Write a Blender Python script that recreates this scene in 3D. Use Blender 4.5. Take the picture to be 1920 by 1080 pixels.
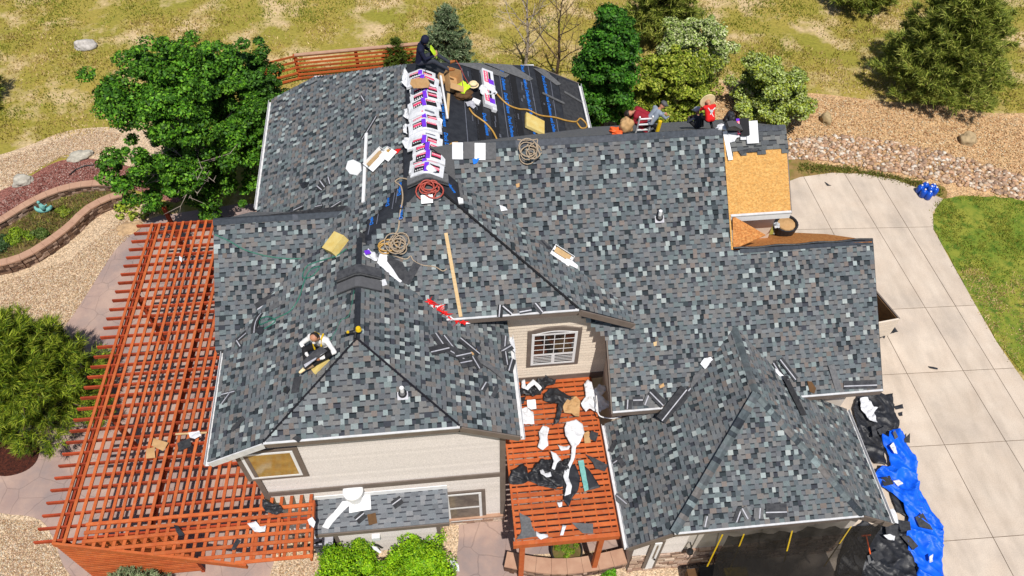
import bpy, bmesh, math, random
import numpy as np
from mathutils import Vector, Matrix, noise
from mathutils.geometry import tessellate_polygon
random.seed(7); RNG=np.random.default_rng(11)
S=bpy.context.scene; COL=S.collection
for o in list(bpy.data.objects): bpy.data.objects.remove(o)

# ------------------------------------------------------------------ camera
F=1500.0; PITCH=math.radians(52.206); YAW=math.radians(6.245); ROLL=math.radians(0.842)
CP=Vector((0.578,-9.966,26.446))
fwd=Vector((math.sin(YAW)*math.cos(PITCH),math.cos(YAW)*math.cos(PITCH),-math.sin(PITCH)))
r0=Vector((math.cos(YAW),-math.sin(YAW),0)); u0=r0.cross(fwd)
RT=r0*math.cos(ROLL)+u0*math.sin(ROLL); UP=-r0*math.sin(ROLL)+u0*math.cos(ROLL)
cam=bpy.data.cameras.new('camera'); camo=bpy.data.objects.new('camera',cam); COL.objects.link(camo)
cam.sensor_width=36; cam.lens=F/1920*36; cam.clip_start=.1; cam.clip_end=2000
camo.matrix_world=Matrix(((RT.x,UP.x,-fwd.x,CP.x),(RT.y,UP.y,-fwd.y,CP.y),(RT.z,UP.z,-fwd.z,CP.z),(0,0,0,1)))
S.camera=camo
# ------------------------------------------------------------------ light
SUN=Vector((0.14,-1.0,2.1)).normalized()
W=bpy.data.worlds.new('World'); S.world=W; W.use_nodes=True
nt=W.node_tree; bg=nt.nodes['Background']; sky=nt.nodes.new('ShaderNodeTexSky'); sky.sky_type='NISHITA'; sky.sun_disc=False
sky.sun_elevation=math.asin(SUN.z); sky.sun_rotation=math.atan2(SUN.x,SUN.y)
nt.links.new(sky.outputs[0],bg.inputs[0]); bg.inputs[1].default_value=0.085
sl=bpy.data.lights.new('sun','SUN'); sl.energy=4.9; sl.angle=math.radians(.5); sl.color=(1,.955,.89)
so=bpy.data.objects.new('sun',sl); COL.objects.link(so); so.rotation_euler=SUN.to_track_quat('Z','Y').to_euler(); so.location=(0,0,40)
S.view_settings.view_transform='Standard'; S.view_settings.look='None'; S.view_settings.exposure=0.12; S.view_settings.gamma=1
S.view_settings.use_curve_mapping=False
S.render.engine='CYCLES'

# ------------------------------------------------------------------ helpers
def ray(px,py): return (fwd+RT*((px-960)/F)-UP*((py-540)/F))
def onz(px,py,z=0.0):
    d=ray(px,py); return CP+d*((z-CP.z)/d.z)
def onpl(px,py,pl,h=0.0):      # plane z=a+bx+cy
    a,b,c=pl; d=ray(px,py); t=(a+h+b*CP.x+c*CP.y-CP.z)/(d.z-b*d.x-c*d.y); return CP+d*t
def ony(px,py,Y):
    d=ray(px,py); return CP+d*((Y-CP.y)/d.y)
def tag(o,label=None,cat=None,group=None,kind=None):
    if label:o['label']=label
    if cat:o['category']=cat
    if group:o['group']=group
    if kind:o['kind']=kind
    return o
def link(name,me,mat=None,parent=None,kind=None):
    if mat is not None and len(me.materials)==0:
        for m in (mat if isinstance(mat,(list,tuple)) else [mat]): me.materials.append(m)
    o=bpy.data.objects.new(name,me); COL.objects.link(o)
    if parent is not None:
        o.parent=parent
        if parent.matrix_basis!=Matrix(): o.matrix_parent_inverse=PINV.get(parent.name,Matrix())
    if kind:o['kind']=kind
    return o
PINV={}
def empty(name,loc,label=None,cat=None,group=None):
    o=bpy.data.objects.new(name,None); COL.objects.link(o); o.location=loc; o.empty_display_size=.2
    PINV[o.name]=Matrix.Translation(-Vector(loc)); return tag(o,label,cat,group)
def mesh(V,Fc,cols=None,smooth=False,mi=None):
    me=bpy.data.meshes.new('m'); V=[tuple(v) for v in V]; me.from_pydata(V,[],Fc)
    if cols is not None:
        a=me.attributes.new('Col','FLOAT_COLOR','FACE'); a.data.foreach_set('color',np.asarray(cols,dtype=np.float32).ravel())
    if smooth: me.polygons.foreach_set('use_smooth',[True]*len(me.polygons))
    if mi is not None: me.polygons.foreach_set('material_index',mi)
    me.update(); return me
def amesh(V,Q,cols=None):          # numpy verts, numpy faces (n,k)
    me=bpy.data.meshes.new('m'); V=np.asarray(V,np.float32); Q=np.asarray(Q,np.int32); k=Q.shape[1]
    me.vertices.add(len(V)); me.vertices.foreach_set('co',V.ravel())
    me.loops.add(Q.size); me.loops.foreach_set('vertex_index',Q.ravel())
    me.polygons.add(len(Q)); me.polygons.foreach_set('loop_start',np.arange(0,Q.size,k,dtype=np.int32))
    me.update(calc_edges=True)
    if cols is not None:
        a=me.attributes.new('Col','FLOAT_COLOR','FACE'); a.data.foreach_set('color',np.asarray(cols,dtype=np.float32).ravel())
    return me
class MB:
    def __init__(s): s.V=[];s.F=[];s.C=[]
    def quadbox(s,pts,col=(1,1,1,1)):    # 8 points: bottom 4 ccw, top 4
        b=len(s.V); s.V+=[tuple(p) for p in pts]
        for f in ((3,2,1,0),(4,5,6,7),(0,1,5,4),(1,2,6,5),(2,3,7,6),(3,0,4,7)): s.F.append(tuple(b+i for i in f)); s.C.append(col)
    def box(s,x0,x1,y0,y1,z0,z1,col=(1,1,1,1)):
        s.quadbox([(x0,y0,z0),(x1,y0,z0),(x1,y1,z0),(x0,y1,z0),(x0,y0,z1),(x1,y0,z1),(x1,y1,z1),(x0,y1,z1)],col)
    def bar(s,p,q,w,h,up=Vector((0,0,1)),col=(1,1,1,1)):
        p=Vector(p);q=Vector(q);d=(q-p).normalized();a=d.cross(up).normalized()*w/2;n=a.cross(d).normalized()*(h/2)
        if n.length<1e-6: n=Vector((0,0,h/2))
        s.quadbox([p-a-n,q-a-n,q+a-n,p+a-n,p-a+n,q-a+n,q+a+n,p+a+n],col)
    def tube(s,pts,r,n=8,col=(1,1,1,1),caps=True):
        pts=[Vector(p) for p in pts]; rr=r if isinstance(r,(list,tuple)) else [r]*len(pts); b0=len(s.V)
        ref=Vector((.3,.5,.81))
        for i,p in enumerate(pts):
            d=(pts[min(i+1,len(pts)-1)]-pts[max(i-1,0)]).normalized()
            a=d.cross(ref); a=a.normalized() if a.length>1e-3 else d.orthogonal().normalized(); b=d.cross(a)
            for k in range(n):
                t=2*math.pi*k/n; s.V.append(tuple(p+(a*math.cos(t)+b*math.sin(t))*rr[i]))
        for i in range(len(pts)-1):
            for k in range(n):
                s.F.append((b0+i*n+k,b0+i*n+(k+1)%n,b0+(i+1)*n+(k+1)%n,b0+(i+1)*n+k)); s.C.append(col)
        if caps:
            s.F.append(tuple(b0+k for k in range(n))[::-1]); s.C.append(col)
            e=b0+(len(pts)-1)*n; s.F.append(tuple(e+k for k in range(n))); s.C.append(col)
    def lathe(s,c,prof,n=20,col=(1,1,1,1),axis=None):
        b0=len(s.V); c=Vector(c); R=Matrix.Identity(3) if axis is None else Vector(axis).to_track_quat('Z','Y').to_matrix()
        for r,z in prof:
            for k in range(n):
                t=2*math.pi*k/n; s.V.append(tuple(c+R@Vector((r*math.cos(t),r*math.sin(t),z))))
        for i in range(len(prof)-1):
            for k in range(n):
                s.F.append((b0+i*n+k,b0+i*n+(k+1)%n,b0+(i+1)*n+(k+1)%n,b0+(i+1)*n+k)); s.C.append(col)
        s.F.append(tuple(b0+k for k in range(n))[::-1]); s.C.append(col)
        e=b0+(len(prof)-1)*n; s.F.append(tuple(e+k for k in range(n))); s.C.append(col)
    def prism(s,poly,d,col=(1,1,1,1)):   # list of 3D points, extruded by vector d
        d=Vector(d); P=[Vector(p) for p in poly]; n=len(P); b=len(s.V)
        s.V+=[tuple(p) for p in P]+[tuple(p+d) for p in P]
        for t in tessellate_polygon([P]):
            s.F.append((b+t[0],b+t[1],b+t[2])); s.C.append(col); s.F.append((b+n+t[2],b+n+t[1],b+n+t[0])); s.C.append(col)
        for i in range(n):
            j=(i+1)%n; s.F.append((b+i,b+j,b+n+j,b+n+i)); s.C.append(col)
    def build(s,name,mat,parent=None,kind=None,smooth=False):
        me=mesh(s.V,s.F,s.C,smooth)
        if not getattr(s,'keep',False):
            bm=bmesh.new(); bm.from_mesh(me); bmesh.ops.recalc_face_normals(bm,faces=bm.faces); bm.to_mesh(me); bm.free()
        return link(name,me,mat,parent,kind)

# ------------------------------------------------------------------ materials
def L(c):   # sRGB 0-255 of the thing seen in full sun -> albedo
    return tuple((((v/255)+.055)/1.055)**2.4/1.62 if v>10 else v/255/12.92 for v in c)
def nmat(name,c1,c2=None,scale=4,rough=.85,bump=0,bscale=40,attr=False,c3=None,scale3=1.2,metal=0,detail=6,lo=.35,hi=.65,vor=0,spec=.3,lo3=.45,hi3=.65,stretch=None):
    m=bpy.data.materials.new(name); m.use_nodes=True; N=m.node_tree.nodes; K=m.node_tree.links; b=N['Principled BSDF']
    b.inputs['Roughness'].default_value=rough; b.inputs['Metallic'].default_value=metal; b.inputs['Specular IOR Level'].default_value=spec
    tc=N.new('ShaderNodeTexCoord'); co=tc.outputs['Object']
    if stretch:
        mp=N.new('ShaderNodeMapping'); mp.inputs['Scale'].default_value=stretch; K.new(co,mp.inputs[0]); co=mp.outputs[0]
    def rampmix(ca,cb,sc,lo,hi,det=detail):
        n=N.new('ShaderNodeTexNoise'); n.inputs['Scale'].default_value=sc; n.inputs['Detail'].default_value=det; n.inputs['Roughness'].default_value=.62; K.new(co,n.inputs['Vector'])
        r=N.new('ShaderNodeMapRange'); r.inputs[1].default_value=lo; r.inputs[2].default_value=hi; K.new(n.outputs[0],r.inputs[0])
        x=N.new('ShaderNodeMix'); x.data_type='RGBA'; K.new(r.outputs[0],x.inputs[0])
        for i,c in ((6,ca),(7,cb)):
            if isinstance(c,tuple): x.inputs[i].default_value=(*c[:3],1)
            else: K.new(c,x.inputs[i])
        return x.outputs[2]
    if attr:
        a=N.new('ShaderNodeAttribute'); a.attribute_name='Col'; out=a.outputs['Color']
        n=N.new('ShaderNodeTexNoise'); n.inputs['Scale'].default_value=scale; n.inputs['Detail'].default_value=4; K.new(co,n.inputs['Vector'])
        r=N.new('ShaderNodeMapRange'); r.inputs[1].default_value=.3; r.inputs[2].default_value=.7; r.inputs[3].default_value=.78; r.inputs[4].default_value=1.2; K.new(n.outputs[0],r.inputs[0])
        v=N.new('ShaderNodeVectorMath'); v.operation='SCALE'; K.new(out,v.inputs[0]); K.new(r.outputs[0],v.inputs['Scale']); out=v.outputs[0]
    elif c2 is not None: out=rampmix(c1,c2,scale,lo,hi)
    else: out=None
    if c3 is not None: out=rampmix(out if out is not None else c1,c3,scale3,lo3,hi3,4)
    if vor:
        vn=N.new('ShaderNodeTexVoronoi'); vn.inputs['Scale'].default_value=vor; K.new(co,vn.inputs['Vector'])
        hs=N.new('ShaderNodeSeparateColor'); K.new(vn.outputs['Color'],hs.inputs[0])
        r=N.new('ShaderNodeMapRange'); r.inputs[3].default_value=.55; r.inputs[4].default_value=1.45; K.new(hs.outputs[0],r.inputs[0])
        v=N.new('ShaderNodeVectorMath'); v.operation='SCALE'; K.new(out,v.inputs[0]); K.new(r.outputs[0],v.inputs['Scale']); out=v.outputs[0]
        bp=N.new('ShaderNodeBump'); bp.inputs['Strength'].default_value=.9; bp.inputs['Distance'].default_value=.5/vor; bp.invert=True
        K.new(vn.outputs['Distance'],bp.inputs['Height']); K.new(bp.outputs[0],b.inputs['Normal'])
    if out is not None: K.new(out,b.inputs['Base Color'])
    else: b.inputs['Base Color'].default_value=(*c1,1)
    if bump and not vor:
        n=N.new('ShaderNodeTexNoise'); n.inputs['Scale'].default_value=bscale; n.inputs['Detail'].default_value=5; K.new(co,n.inputs['Vector'])
        bp=N.new('ShaderNodeBump'); bp.inputs['Strength'].default_value=min(1,bump); bp.inputs['Distance'].default_value=.02*max(1,bump); K.new(n.outputs[0],bp.inputs['Height']); K.new(bp.outputs[0],b.inputs['Normal'])
    return m
M={}
M['shingle']=nmat('shingle',(0,0,0),attr=True,scale=60,rough=.93,bump=.5,bscale=260,spec=.2)
M['cap']=nmat('cap',(0,0,0),attr=True,scale=9,rough=.93,bump=.4,bscale=200,spec=.2)
M['leaf']=nmat('leaf',(0,0,0),attr=True,scale=3,rough=.6,spec=.25)
M['stones']=nmat('stones',(0,0,0),attr=True,scale=12,rough=.9,bump=.8,bscale=30)
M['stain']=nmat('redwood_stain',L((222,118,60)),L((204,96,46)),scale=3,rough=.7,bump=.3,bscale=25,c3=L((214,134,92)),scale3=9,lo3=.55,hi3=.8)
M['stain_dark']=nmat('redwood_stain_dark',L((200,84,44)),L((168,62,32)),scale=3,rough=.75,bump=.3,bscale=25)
M['siding']=nmat('siding',(.53,.485,.44),(.48,.435,.39),scale=1.5,rough=.7,bump=.15,bscale=30)
M['sidingb']=nmat('siding_board',(0,0,0),attr=True,scale=45,rough=.7,bump=.3,bscale=40)
M['siding2']=nmat('siding_upper',(.64,.55,.45),(.58,.50,.41),scale=1.5,rough=.7,bump=.15,bscale=30)
M['trim']=nmat('taupe_trim',L((142,128,118)),L((128,114,105)),scale=3,rough=.7)
M['white']=nmat('white_paint',(.74,.74,.74),(.66,.66,.67),scale=6,rough=.45)
M['gutter']=nmat('gutter_white',(.62,.62,.63),(.5,.5,.51),scale=6,rough=.4)
M['paper']=nmat('white_sheet',(.66,.67,.69),(.54,.55,.58),scale=4,rough=.6,bump=1.0,bscale=9)
M['black']=nmat('black_underlay',(.014,.015,.02),(.028,.03,.036),scale=4,rough=.55,bump=.4,bscale=12,spec=.3)
M['blackshiny']=nmat('black_plastic',(.012,.013,.016),(.026,.027,.032),scale=5,rough=.48,bump=.4,bscale=9,spec=.35)
M['deck']=nmat('osb_board',L((246,196,120)),L((224,160,84)),scale=14,rough=.85,bump=.2,bscale=60,c3=L((238,180,98)),scale3=40,vor=0,detail=3)
M['osb_shaded']=nmat('osb_shade_board',L((238,168,96)),L((206,126,62)),scale=16,rough=.85,bump=.3,bscale=60,detail=3)  # darker copy of the deck board, with shade put into its colour
M['strip']=nmat('charcoal_shingle',(.022,.023,.027),(.045,.046,.05),scale=8,rough=.92,bump=.4,bscale=160)
M['strip2']=nmat('grey_shingle',(.085,.088,.092),(.13,.13,.135),scale=10,rough=.92,bump=.4,bscale=160)
M['tape']=nmat('release_tape',(.30,.30,.34),(.44,.44,.47),scale=9,rough=.5)
M['concrete']=nmat('concrete',L((236,219,200)),L((226,207,187)),scale=.9,rough=.9,bump=.25,bscale=80,c3=L((205,190,175)),scale3=.35,lo3=.5,hi3=.75)
M['joint']=nmat('joint_dirt',L((150,132,114)),L((110,95,80)),scale=4,rough=.95)
M['lum']=nmat('cut_lumber',L((235,205,155)),L((222,184,130)),scale=8,rough=.7,stretch=(1,1,6))
M['card']=nmat('cardboard',L((222,180,128)),L((208,162,108)),scale=4,rough=.8)
M['foam']=nmat('yellow_foam',L((250,228,150)),L((240,205,110)),scale=3,rough=.85,bump=.4,bscale=18)
M['blue']=nmat('blue_tarp',(.004,.12,.78),(.003,.095,.66),scale=2.5,rough=.5,bump=.5,bscale=7,spec=.3)
M['rope']=nmat('tan_rope',L((206,186,160)),L((180,158,132)),scale=30,rough=.8)
M['hose_y']=nmat('yellow_hose',L((222,176,88)),L((196,146,66)),scale=12,rough=.5)
M['hose_r']=nmat('red_cord',L((206,98,82)),L((186,70,58)),scale=14,rough=.55)
M['cord_g']=nmat('green_cord',L((70,140,120)),L((48,112,96)),scale=12,rough=.5)
M['iron']=nmat('dark_metal',(.02,.02,.022),(.03,.03,.03),scale=6,rough=.4,metal=.4)
M['grey']=nmat('grey_rubber',(.09,.09,.095),(.07,.07,.075),scale=6,rough=.7)
M['yellow']=nmat('yellow_plastic',(.62,.42,.01),(.52,.34,.01),scale=5,rough=.45)
M['orange']=nmat('orange_paint',(.75,.11,.02),(.7,.1,.02),scale=5,rough=.5)
M['teal']=nmat('verdigris',L((150,215,205)),L((120,190,184)),scale=9,rough=.7,bump=.4)
M['bark']=nmat('bark',L((120,100,80)),L((86,70,56)),scale=12,rough=.95,bump=.9,bscale=25)
M['barkpale']=nmat('pale_bark',L((206,192,178)),L((172,156,142)),scale=10,rough=.9,bump=.5,bscale=25)
M['gravel']=nmat('gravel',L((232,203,166)),L((206,172,136)),scale=6,rough=.95,vor=26,c3=L((240,218,190)),scale3=24)
M['gravel2']=nmat('tan_gravel',L((226,184,132)),L((202,152,104)),scale=2.2,rough=.95,vor=20,c3=L((236,204,160)),scale3=18)
M['mulch']=nmat('red_mulch',L((158,96,84)),L((120,62,54)),scale=9,rough=.95,vor=30,c3=L((190,140,126)),scale3=28)
M['darkmulch']=nmat('dark_mulch',L((92,44,28)),L((62,28,18)),scale=9,rough=.95,vor=26)
M['soil']=nmat('soil',L((128,108,66)),L((98,80,50)),scale=4,rough=.95,bump=1.5,bscale=12,c3=L((112,118,50)),scale3=2)
M['dirt']=nmat('bare_dirt',L((176,142,92)),L((150,122,70)),scale=2.5,rough=.95,bump=1,bscale=14,c3=L((128,128,52)),scale3=1.5)
M['capst']=nmat('wall_cap',L((214,172,144)),L((198,154,128)),scale=3,rough=.85,bump=.3,bscale=50)
M['glass']=nmat('dark_glass',(.012,.012,.012),(.03,.022,.014),scale=3.5,rough=.06,spec=.7)
M['glassw']=nmat('amber_reflection_glass',L((214,178,98)),L((176,140,70)),scale=2.2,rough=.1,spec=.6)  # golden reflection painted as the pane's base colour
M['glassg']=nmat('grey_glass',L((140,130,118)),L((96,90,84)),scale=3.5,rough=.12,spec=.6)
M['skin']=nmat('skin',(.42,.2,.12),(.38,.17,.1),scale=9,rough=.55)
M['hair']=nmat('hair',(.012,.009,.007),(.02,.014,.01),scale=20,rough=.6)
def solid(name,c,rough=.8): 
    M[name]=nmat(name,c,tuple(v*.75 for v in c),scale=6,rough=rough); return M[name]
solid('cloth_white',(.72,.71,.7)); solid('cloth_navy',(.006,.008,.03)); solid('cloth_black',(.01,.01,.012)); solid('cloth_red',(.62,.012,.012)); solid('cloth_maroon',(.26,.01,.022))
solid('cloth_grey',(.24,.28,.34)); solid('cloth_darkgrey',(.03,.035,.05)); solid('cloth_camo',(.3,.2,.12)); solid('hi_vis',(.55,.8,.03)); solid('boot',(.3,.1,.025)); solid('straw',(.75,.6,.35)); solid('cloth_olive',(.05,.05,.02))
solid('cloth_blue',(.12,.18,.45)); solid('pink_print',(.72,.05,.14)); solid('purple_print',(.16,.03,.6)); solid('ink_blue',(.01,.17,.66)); solid('ink_black',(.012,.012,.015)); solid('ink_grey',(.15,.16,.2)); solid('brown_leather',(.11,.055,.02))
solid('hose_tan',(.45,.3,.15)); solid('red_plastic',(.7,.01,.01)); solid('bluejug',(.01,.08,.5),.15)
# grass field
m=nmat('field_grass',L((186,164,80)),L((160,154,60)),scale=.22,rough=.95,bump=2.5,bscale=7,c3=L((228,200,152)),scale3=.42,detail=9,lo=.35,hi=.62,lo3=.50,hi3=.64); M['field']=m
N=m.node_tree.nodes; K=m.node_tree.links; bs=N['Principled BSDF']; src=bs.inputs['Base Color'].links[0].from_socket
n=N.new('ShaderNodeTexNoise'); n.inputs['Scale'].default_value=5.5; n.inputs['Detail'].default_value=9; n.inputs['Roughness'].default_value=.8
tc=N.new('ShaderNodeTexCoord'); K.new(tc.outputs['Object'],n.inputs['Vector'])
r=N.new('ShaderNodeMapRange'); r.inputs[1].default_value=.34; r.inputs[2].default_value=.66; r.inputs[3].default_value=.68; r.inputs[4].default_value=1.28; K.new(n.outputs[0],r.inputs[0])
v=N.new('ShaderNodeVectorMath'); v.operation='SCALE'; K.new(src,v.inputs[0]); K.new(r.outputs[0],v.inputs['Scale']); K.new(v.outputs[0],bs.inputs['Base Color'])
M['lawn']=nmat('lawn_grass',L((122,146,44)),L((170,168,66)),scale=.6,rough=.95,bump=2,bscale=12,c3=L((92,124,34)),scale3=2.6,detail=9)
# stamped concrete
m=nmat('stamped_patio',L((208,178,162)),L((184,156,146)),scale=.9,rough=.85,bump=.3,bscale=20,c3=L((168,150,146)),scale3=.5); M['patio']=m
N=m.node_tree.nodes; K=m.node_tree.links; bs=N['Principled BSDF']; src=bs.inputs['Base Color'].links[0].from_socket
v1=N.new('ShaderNodeTexVoronoi'); v1.feature='DISTANCE_TO_EDGE'; v1.inputs['Scale'].default_value=1.15
tc=N.new('ShaderNodeTexCoord'); nz=N.new('ShaderNodeTexNoise'); nz.inputs['Scale'].default_value=2.5; K.new(tc.outputs['Object'],nz.inputs['Vector'])
mx=N.new('ShaderNodeMix'); mx.data_type='RGBA'; mx.inputs[0].default_value=.12; K.new(tc.outputs['Object'],mx.inputs[6]); K.new(nz.outputs['Color'],mx.inputs[7]); K.new(mx.outputs[2],v1.inputs['Vector'])
r=N.new('ShaderNodeMapRange'); r.inputs[1].default_value=.0; r.inputs[2].default_value=.018; r.inputs[3].default_value=.7; r.inputs[4].default_value=1; K.new(v1.outputs[0],r.inputs[0])
v=N.new('ShaderNodeVectorMath'); v.operation='SCALE'; K.new(src,v.inputs[0]); K.new(r.outputs[0],v.inputs['Scale']); K.new(v.outputs[0],bs.inputs['Base Color'])
for k,lo_,hi_ in (('stain',.82,1.12),('stain_dark',.8,1.12),('concrete',.94,1.04),('strip',.75,1.5),('strip2',.85,1.15),('paper',.92,1.04)):
    m=M[k]; N=m.node_tree.nodes; K=m.node_tree.links; bs=N['Principled BSDF']; src=bs.inputs['Base Color'].links[0].from_socket
    oi=N.new('ShaderNodeObjectInfo'); r=N.new('ShaderNodeMapRange'); r.inputs[3].default_value=lo_; r.inputs[4].default_value=hi_; K.new(oi.outputs['Random'],r.inputs[0])
    v=N.new('ShaderNodeVectorMath'); v.operation='SCALE'; K.new(src,v.inputs[0]); K.new(r.outputs[0],v.inputs['Scale']); K.new(v.outputs[0],bs.inputs['Base Color'])
m=M['concrete']; N=m.node_tree.nodes; K=m.node_tree.links; bs=N['Principled BSDF']; src=bs.inputs['Base Color'].links[0].from_socket
for sc,a_,b_,st in ((2.2,.86,1.04,(1,.25,1)),(30,.9,1.08,(1,1,1))):
    tc=N.new('ShaderNodeTexCoord'); mp=N.new('ShaderNodeMapping'); mp.inputs['Scale'].default_value=st; mp.inputs['Rotation'].default_value=(0,0,.45); K.new(tc.outputs['Object'],mp.inputs[0]); n=N.new('ShaderNodeTexNoise'); n.inputs['Scale'].default_value=sc; n.inputs['Detail'].default_value=7; K.new(mp.outputs[0],n.inputs['Vector'])
    r=N.new('ShaderNodeMapRange'); r.inputs[1].default_value=.3; r.inputs[2].default_value=.6; r.inputs[3].default_value=a_; r.inputs[4].default_value=b_; K.new(n.outputs[0],r.inputs[0])
    v=N.new('ShaderNodeVectorMath'); v.operation='SCALE'; K.new(src,v.inputs[0]); K.new(r.outputs[0],v.inputs['Scale']); src=v.outputs[0]
K.new(src,bs.inputs['Base Color'])
# OSB flakes
for k in ('deck','osb_shaded'):
    m=M[k]; N=m.node_tree.nodes; K=m.node_tree.links; bs=N['Principled BSDF']; src=bs.inputs['Base Color'].links[0].from_socket
    vo=N.new('ShaderNodeTexVoronoi'); vo.inputs['Scale'].default_value=22; mp=N.new('ShaderNodeMapping'); mp.inputs['Scale'].default_value=(1,2.2,1); mp.inputs['Rotation'].default_value=(0,0,.5)
    tc=N.new('ShaderNodeTexCoord'); K.new(tc.outputs['Object'],mp.inputs[0]); K.new(mp.outputs[0],vo.inputs['Vector'])
    hs=N.new('ShaderNodeSeparateColor'); K.new(vo.outputs['Color'],hs.inputs[0]); r=N.new('ShaderNodeMapRange'); r.inputs[3].default_value=.72; r.inputs[4].default_value=1.12; K.new(hs.outputs[0],r.inputs[0])
    v=N.new('ShaderNodeVectorMath'); v.operation='SCALE'; K.new(src,v.inputs[0]); K.new(r.outputs[0],v.inputs['Scale']); K.new(v.outputs[0],bs.inputs['Base Color'])
# semi-transparent mesh tarp
m=bpy.data.materials.new('mesh_tarp'); m.use_nodes=True; N=m.node_tree.nodes; K=m.node_tree.links; bs=N['Principled BSDF']; bs.inputs['Base Color'].default_value=(.010,.009,.009,1); bs.inputs['Roughness'].default_value=.7; bs.inputs['Specular IOR Level'].default_value=.12
tr=N.new('ShaderNodeBsdfTransparent'); mx=N.new('ShaderNodeMixShader'); nz=N.new('ShaderNodeTexNoise'); nz.inputs['Scale'].default_value=1.2; nz.inputs['Detail'].default_value=5
tc=N.new('ShaderNodeTexCoord'); K.new(tc.outputs['Object'],nz.inputs['Vector']); r=N.new('ShaderNodeMapRange'); r.inputs[1].default_value=.35; r.inputs[2].default_value=.65; r.inputs[3].default_value=.04; r.inputs[4].default_value=.24; K.new(nz.outputs[0],r.inputs[0])
K.new(r.outputs[0],mx.inputs[0]); K.new(bs.outputs[0],mx.inputs[1]); K.new(tr.outputs[0],mx.inputs[2]); K.new(mx.outputs[0],N['Material Output'].inputs[0]); M['meshtarp']=m

# ------------------------------------------------------------------ geometry utils
def catmull(P,n=6,closed=True):
    P=[Vector(p) for p in P]; out=[]; N_=len(P)
    for i in range(N_ if closed else N_-1):
        a,b,c,d=(P[(i-1)%N_] if closed or i>0 else P[0]),P[i],P[(i+1)%N_],(P[(i+2)%N_] if closed or i+2<N_ else P[-1])
        for k in range(n):
            t=k/n; out.append(.5*((2*b)+(c-a)*t+(2*a-5*b+4*c-d)*t*t+(3*b-a-3*c+d)*t**3))
    if not closed: out.append(P[-1])
    return out
def sheet(name,px,z,mat,smooth=0,kind='structure',pts=None,label=None,rag=0,parent=None):
    P=pts if pts else [onz(x,y,z) for x,y in px]
    if smooth: P=catmull(P,smooth)
    if rag: P=[p+Vector((random.uniform(-rag,rag),random.uniform(-rag,rag),0)) for p in P]
    b=MB(); b.prism([Vector((p.x,p.y,z)) for p in P],(0,0,-.05)); o=b.build(name,mat,parent,kind); return o
def inpoly(x,y,P):
    c=False; j=len(P)-1
    for i in range(len(P)):
        if (P[i][1]>y)!=(P[j][1]>y) and x<(P[j][0]-P[i][0])*(y-P[i][1])/(P[j][1]-P[i][1])+P[i][0]: c=not c
        j=i
    return c
def clip(P,pt,n):
    out=[]
    for i in range(len(P)):
        a=P[i];b=P[(i+1)%len(P)]; da=(a-pt).dot(n); db=(b-pt).dot(n)
        if da>=0: out.append(a)
        if (da>=0)!=(db>=0): out.append(a+(b-a)*(da/(da-db)))
    return out
def rand_in(P,n):
    xs=[p[0] for p in P]; ys=[p[1] for p in P]; out=[]
    while len(out)<n:
        x=random.uniform(min(xs),max(xs)); y=random.uniform(min(ys),max(ys))
        if inpoly(x,y,P): out.append((x,y))
    return out

# ------------------------------------------------------------------ ground
g=MB(); g.box(-220,260,-120,420,-.3,0); g.build('ground',M['field'],None,'structure')
PATIO=[(215,470),(262,424),(330,400),(560,400),(620,700),(640,960),(700,985),(880,985),(1190,985),(1190,1200),(60,1200),(95,1060),(60,985),(-60,960),(-60,820),(60,690),(130,600),(170,540)]
sheet('patio',PATIO,.012,M['patio'],4)
sheet('gravel_bed',[(-60,505),(0,480),(60,470),(130,430),(185,385),(240,362),(300,380),(262,432),(215,470),(185,530),(135,600),(60,700),(-60,830)],.008,M['gravel'],4)
sheet('gravel_bed',[(-40,975),(20,965),(75,975),(100,1010),(118,1060),(150,1130),(-60,1150)],.020,M['gravel'],4)
sheet('gravel_bed',[(-60,300),(0,290),(60,270),(110,250),(165,240),(230,240),(330,260),(330,340),(150,292),(100,300),(50,330),(-60,395)],.008,M['gravel'],3)
sheet('mulch_bed',[(-60,390),(40,340),(110,302),(190,300),(330,340),(330,380),(215,345),(150,358),(90,376),(30,412),(-60,460)],.012,M['mulch'],4)
sheet('planting_soil',[(-60,455),(0,428),(60,388),(110,366),(160,354),(235,350),(245,366),(200,378),(165,400),(130,432),(90,458),(40,484),(-60,510)],.10,M['soil'],4)
sheet('courtyard_floor',None,.016,M['patio'],pts=[Vector((-.4,-3,0)),Vector((5.6,-3,0)),Vector((5.6,4,0)),Vector((-.4,4,0))])
sheet('tree_mulch_ring',[(-20,830),(25,816),(62,822),(74,842),(66,868),(40,886),(0,892),(-30,870)],.022,M['darkmulch'],4)
sheet('gravel_strip',[(590,985),(628,1000),(860,972),(860,1010),(850,1100),(500,1100),(520,1030)],.020,M['gravel'],0)
sheet('gravel_strip',[(1000,1040),(1470,1010),(1500,1120),(1000,1130)],.024,M['gravel'],0)
sheet('tan_gravel_bed',[(1120,160),(1200,120),(1330,150),(1440,172),(1530,175),(1640,188),(1760,198),(1860,212),(1990,228),(2000,400),(1900,383),(1860,372),(1800,366),(1768,374),(1700,345),(1640,328),(1560,326),(1470,335),(1300,300),(1120,300)],.008,M['gravel2'],4)
sheet('dirt_edge',[(1480,290),(1530,306),(1600,318),(1700,338),(1770,350),(1766,376),(1700,349),(1640,332),(1560,330),(1478,340)],.013,M['dirt'],3)
LAWN=[(1768,372),(1850,368),(1930,378),(2080,400),(2300,900),(2060,900),(1920,705),(1870,640),(1830,570),(1785,490),(1752,430),(1752,398)]
lawnP=catmull([onz(x,y,.02) for x,y in LAWN],5); sheet('lawn',None,.03,M['lawn'],0,pts=lawnP,rag=.06)
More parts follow.
